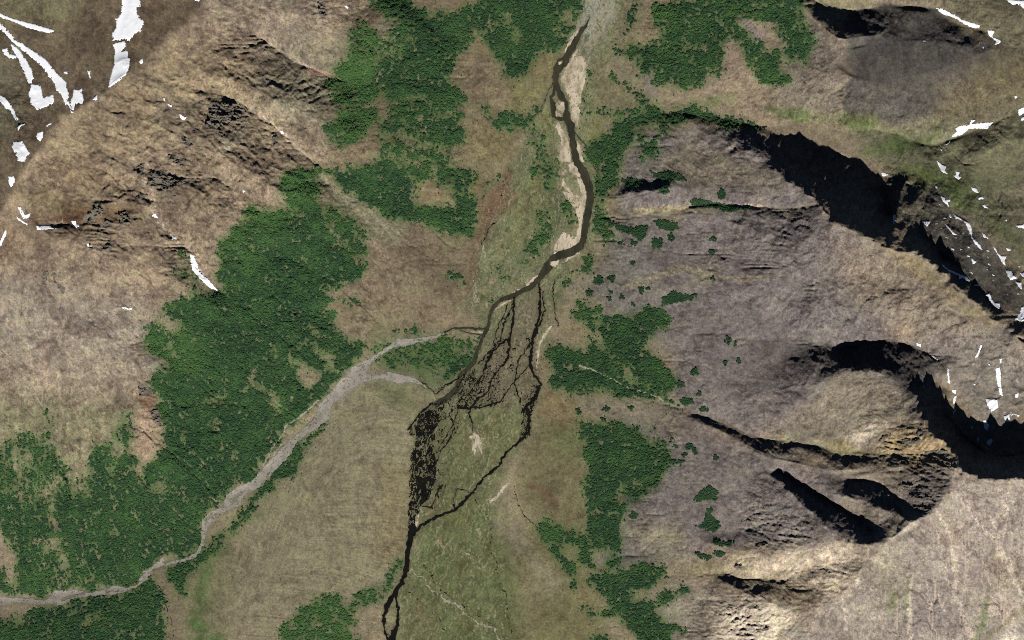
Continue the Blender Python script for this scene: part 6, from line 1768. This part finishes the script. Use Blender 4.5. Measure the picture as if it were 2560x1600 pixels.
def scatter_points():
    rs = np.random.RandomState(5)
    sp = 2.5
    nx, ny = int((G1X - G0X) / sp), int((G1Y - G0Y) / sp)
    X, Y = np.meshgrid(np.arange(nx), np.arange(ny))
    X = (G0X + (X + rs.rand(ny, nx)) * sp).ravel(); Y = (G0Y + (Y + rs.rand(ny, nx)) * sp).ravel()
    c = hsample(X, Y, canopy)
    ws = hsample(X, Y, wood_soft)
    lone = (ws > .03) & (c < .3) & (rs.rand(len(X)) < (.04 + .30 * ws) * sstep(-.15, .5, perlin(X / 17, Y / 17, 903)))
    k = (rs.rand(len(X)) < c ** 1.4 * 1.25) | lone
    # keep channels, gravel and bars clear of bushes
    g = np.zeros(len(X), bool)
    for L in RIVER:
        D, W = line_dist(L, X, Y); g |= D < W + 2
    for p in GRAVELBED:
        g |= poly_mask(p, X, Y)
    for L in SIDE_STRIPS + [q[3] for q in CREEKS]:
        D, W = line_dist(L, X, Y); g |= D < W + 1.2
    k &= ~g
    X, Y = X[k], Y[k]
    lone = lone[k]
    t = hsample(X, Y, tint) + rs.normal(0, .17, len(X)) + .18 * (1 - c[k])
    zi = zone[np.clip(((Y - G0Y) / GD + .5).astype(int), 0, NY - 1), np.clip(((X - G0X) / GD + .5).astype(int), 0, NX - 1)]
    return X, Y, np.clip(t, 0, 1), zi, np.where(lone, .5, .62 + .5 * c[k]), rs


def make_woods():
    X, Y, t, zi, lone, rs = scatter_points()
    nt = clump_tree()
    for k, nm in enumerate(znames):
        s = zi == k + 1
        if nm == znames[0]:
            s |= zi == 0
        x, y = X[s], Y[s]
        z = hsample(x, y) + 1.0
        co = to_world(x, y, z)
        me = bpy.data.meshes.new('alder_points')
        me.vertices.add(len(co)); me.vertices.foreach_set('co', co.ravel())
        r = np.clip(rs.lognormal(1.86, .30, len(co)), 3.2, 14) * lone[s]
        sz = np.stack([r, r * rs.uniform(.8, 1.2, len(r)), r * rs.uniform(.42, .8, len(r))], 1).astype(F32)
        a = me.attributes.new('size', 'FLOAT_VECTOR', 'POINT'); a.data.foreach_set('vector', sz.ravel())
        a = me.attributes.new('spin', 'FLOAT', 'POINT'); a.data.foreach_set('value', rs.uniform(0, 6.28, len(co)).astype(F32))
        a = me.attributes.new('tint', 'FLOAT', 'POINT'); a.data.foreach_set('value', t[s].astype(F32))
        on, lab = WOOD_LABEL[nm]
        o = link(on, me, M_LEAF)
        md = o.modifiers.new('bushes', 'NODES'); md.node_group = nt
        tag(o, lab, 'wood' if on == 'alder_wood' else 'shrubs', None, 'stuff')
    print('bushes', len(X))


make_woods()


def ico_mesh():
    import bmesh
    bm = bmesh.new()
    bmesh.ops.create_icosphere(bm, subdivisions=2, radius=1.0)
    v = np.array([p.co[:] for p in bm.verts], F32)
    f = np.array([[p.index for p in q.verts] for q in bm.faces])
    bm.free()
    return v, f


def make_thickets():
    V, Fc = ico_mesh()
    rs = np.random.RandomState(77)
    for k, (lab, sh) in enumerate(THICKETS):
        if isinstance(sh, tuple):
            c, r, ex, ey, ew, eh = sh
            pts = P(c, r, *[q for i in range(18) for q in (ex + ew * (1 + .28 * rs.uniform(-1, 1)) * math.cos(i * math.pi / 9), ey + eh * (1 + .28 * rs.uniform(-1, 1)) * math.sin(i * math.pi / 9))])
        else:
            pts = sh
        x0, y0, x1, y1 = ext(pts, 4)
        sp = 2.5
        X, Y = np.meshgrid(np.arange(x0, x1, sp), np.arange(y0, y1, sp))
        X = (X + rs.uniform(-1.2, 1.2, X.shape)).ravel(); Y = (Y + rs.uniform(-1.2, 1.2, Y.shape)).ravel()
        wx, wy = warp(X.astype(F32), Y.astype(F32), 3.5, 7, 501 + k)
        m = poly_mask(pts, wx, wy) & (rs.rand(len(X)) < .93)
        X, Y = X[m], Y[m]
        if len(X) == 0:
            continue
        ctr = to_world(X, Y, hsample(X, Y) + 1.0)
        r = rs.uniform(6.0, 10.5, len(X)); a = rs.uniform(0, 6.28, len(X))
        base = ctr.mean(0); base[2] = ctr[:, 2].min()
        co = []
        for q in range(len(X)):
            v = V * (1 + rs.uniform(-.32, .32, (len(V), 1)))
            cs, sn = math.cos(a[q]), math.sin(a[q])
            v = np.stack([v[:, 0] * cs - v[:, 1] * sn, v[:, 0] * sn + v[:, 1] * cs, v[:, 2] * .75], 1) * r[q] + ctr[q] - base
            co.append(v)
        co = np.concatenate(co).astype(F32)
        f = np.concatenate([Fc + q * len(V) for q in range(len(X))])
        o = link('shrub_thicket', raw_mesh('shrub_thicket', co, f, False), M_LEAF2)
        o.location = [float(v) for v in base]
        tag(o, lab, 'thicket', 'lone alder thickets on the grey mountain flank')


make_thickets()

# ---------------------------------------------------------------- crags and snow
for k, (lab, pts, hgt, nm) in enumerate(CRAGS):
    X, Y = local_grid(*ext(pts, 7), 1.0)
    wx, wy = warp(X, Y, 3.0, 8, 601 + k)
    m = poly_mask(pts, wx, wy).astype(F32)
    ins = blur(m, 2)
    m2 = ins > .12
    r = sstep(-.02, .28, fbm(X + 2 * fbm(X, Y, 5, 2, 640), Y * 1.2, 19, 4, 631 + k, .55)) * np.clip(.7 + .7 * fbm(X, Y, 9, 3, 651 + k), .2, 1.5)
    z = hsample(X, Y) - 3 + (5 + .62 * hgt * r) * sstep(.15, .7, ins) + 3.0 * fbm(X, Y, 3, 2, 661 + k) * ins
    o = drape(nm, X, Y, largest_piece(m2), z, M_ROCK)
    if o:
        tag(o, lab, 'rock', 'dark rocks on the mountainsides')

ORD = 'topmost second third fourth fifth sixth seventh eighth ninth tenth eleventh twelfth thirteenth fourteenth fifteenth sixteenth seventeenth eighteenth nineteenth twentieth'.split() + ['twenty-' + w for w in 'first second third fourth fifth sixth seventh eighth ninth'.split()]
_r = random.Random(12)
for _k in range(26):      # melting flecks along the scree and plateau in the east
    _t = _r.random()
    _x = 2190 + 215 * _t + _r.uniform(-14, 26); _y = 505 + 215 * _t + _r.uniform(-60, 30)
    _n = _r.randint(5, 7); _w = _r.uniform(1.6, 4.2); _a = _r.uniform(.3, 1.2)
    SNOW.append(('among melting flecks under the long ridge', [(_x + _w * 1.6 * math.cos(q * 6.283 / _n) * _r.uniform(.6, 1.2) , _y + _w * math.sin(q * 6.283 / _n + _a) * _r.uniform(.5, 1.2)) for q in range(_n)], .9, None))
groups = {}
for c, pts, rag, lab in SNOW:
    groups.setdefault(c, []).append((sum(p[1] for p in pts) / len(pts), pts, rag, lab))
sk = 0
for c, items in groups.items():
    items.sort(key=lambda q: q[0])
    for n, (_, pts, rag, lab) in enumerate(items):
        sk += 1
        X, Y = local_grid(*ext(pts, 4), .8)
        wx, wy = warp(X, Y, 1.3 * max(rag, .9), 5, 701 + sk)
        wx, wy = warp(wx, wy, .8, 2.2, 901 + sk)
        m = poly_mask(pts, wx, wy)
        soft = blur(m.astype(F32), 3)
        m &= (fbm(X, Y, 6, 3, 801 + sk, .65) < (.18 if rag > 1.3 else .5) + 1.1 * (soft - .32)) | (soft > .93)
        m = largest_piece(m)
        ins = blur(m.astype(F32), 2)
        hb = np.maximum(hsample(X, Y), hsample(X, Y, HS))
        z = hb + .6 + 5.0 * sstep(.3, 1, ins)
        o = drape('snow_patch', X, Y, m, z, M_SNOW, True, np.maximum(ins, .25 + .5 * (ins > .5)))
        if not o:
            continue
        xs = [p[0] for p in pts]; ys = [p[1] for p in pts]
        w, h = max(xs) - min(xs), max(ys) - min(ys)
        ar = abs(sum(pts[i][0] * pts[(i + 1) % len(pts)][1] - pts[(i + 1) % len(pts)][0] * pts[i][1] for i in range(len(pts)))) / 2
        fill = ar / (w * h + 1e-6)
        size = 'tiny' if ar < 40 else 'small' if ar < 130 else 'large' if ar > 420 else ''
        shape = 'streak of snow' if fill < .33 and max(w, h) > 18 else 'upright streak of snow' if h > 2.4 * w else 'flat streak of snow' if w > 2.4 * h else 'patch of snow'
        if not lab:
            lab = ('%s %s %s, %s' % (size, shape, c, (ORD[n] + ' from top') if n else 'topmost')).strip()
        tag(o, lab, 'snow patch', 'snow patches ' + c)
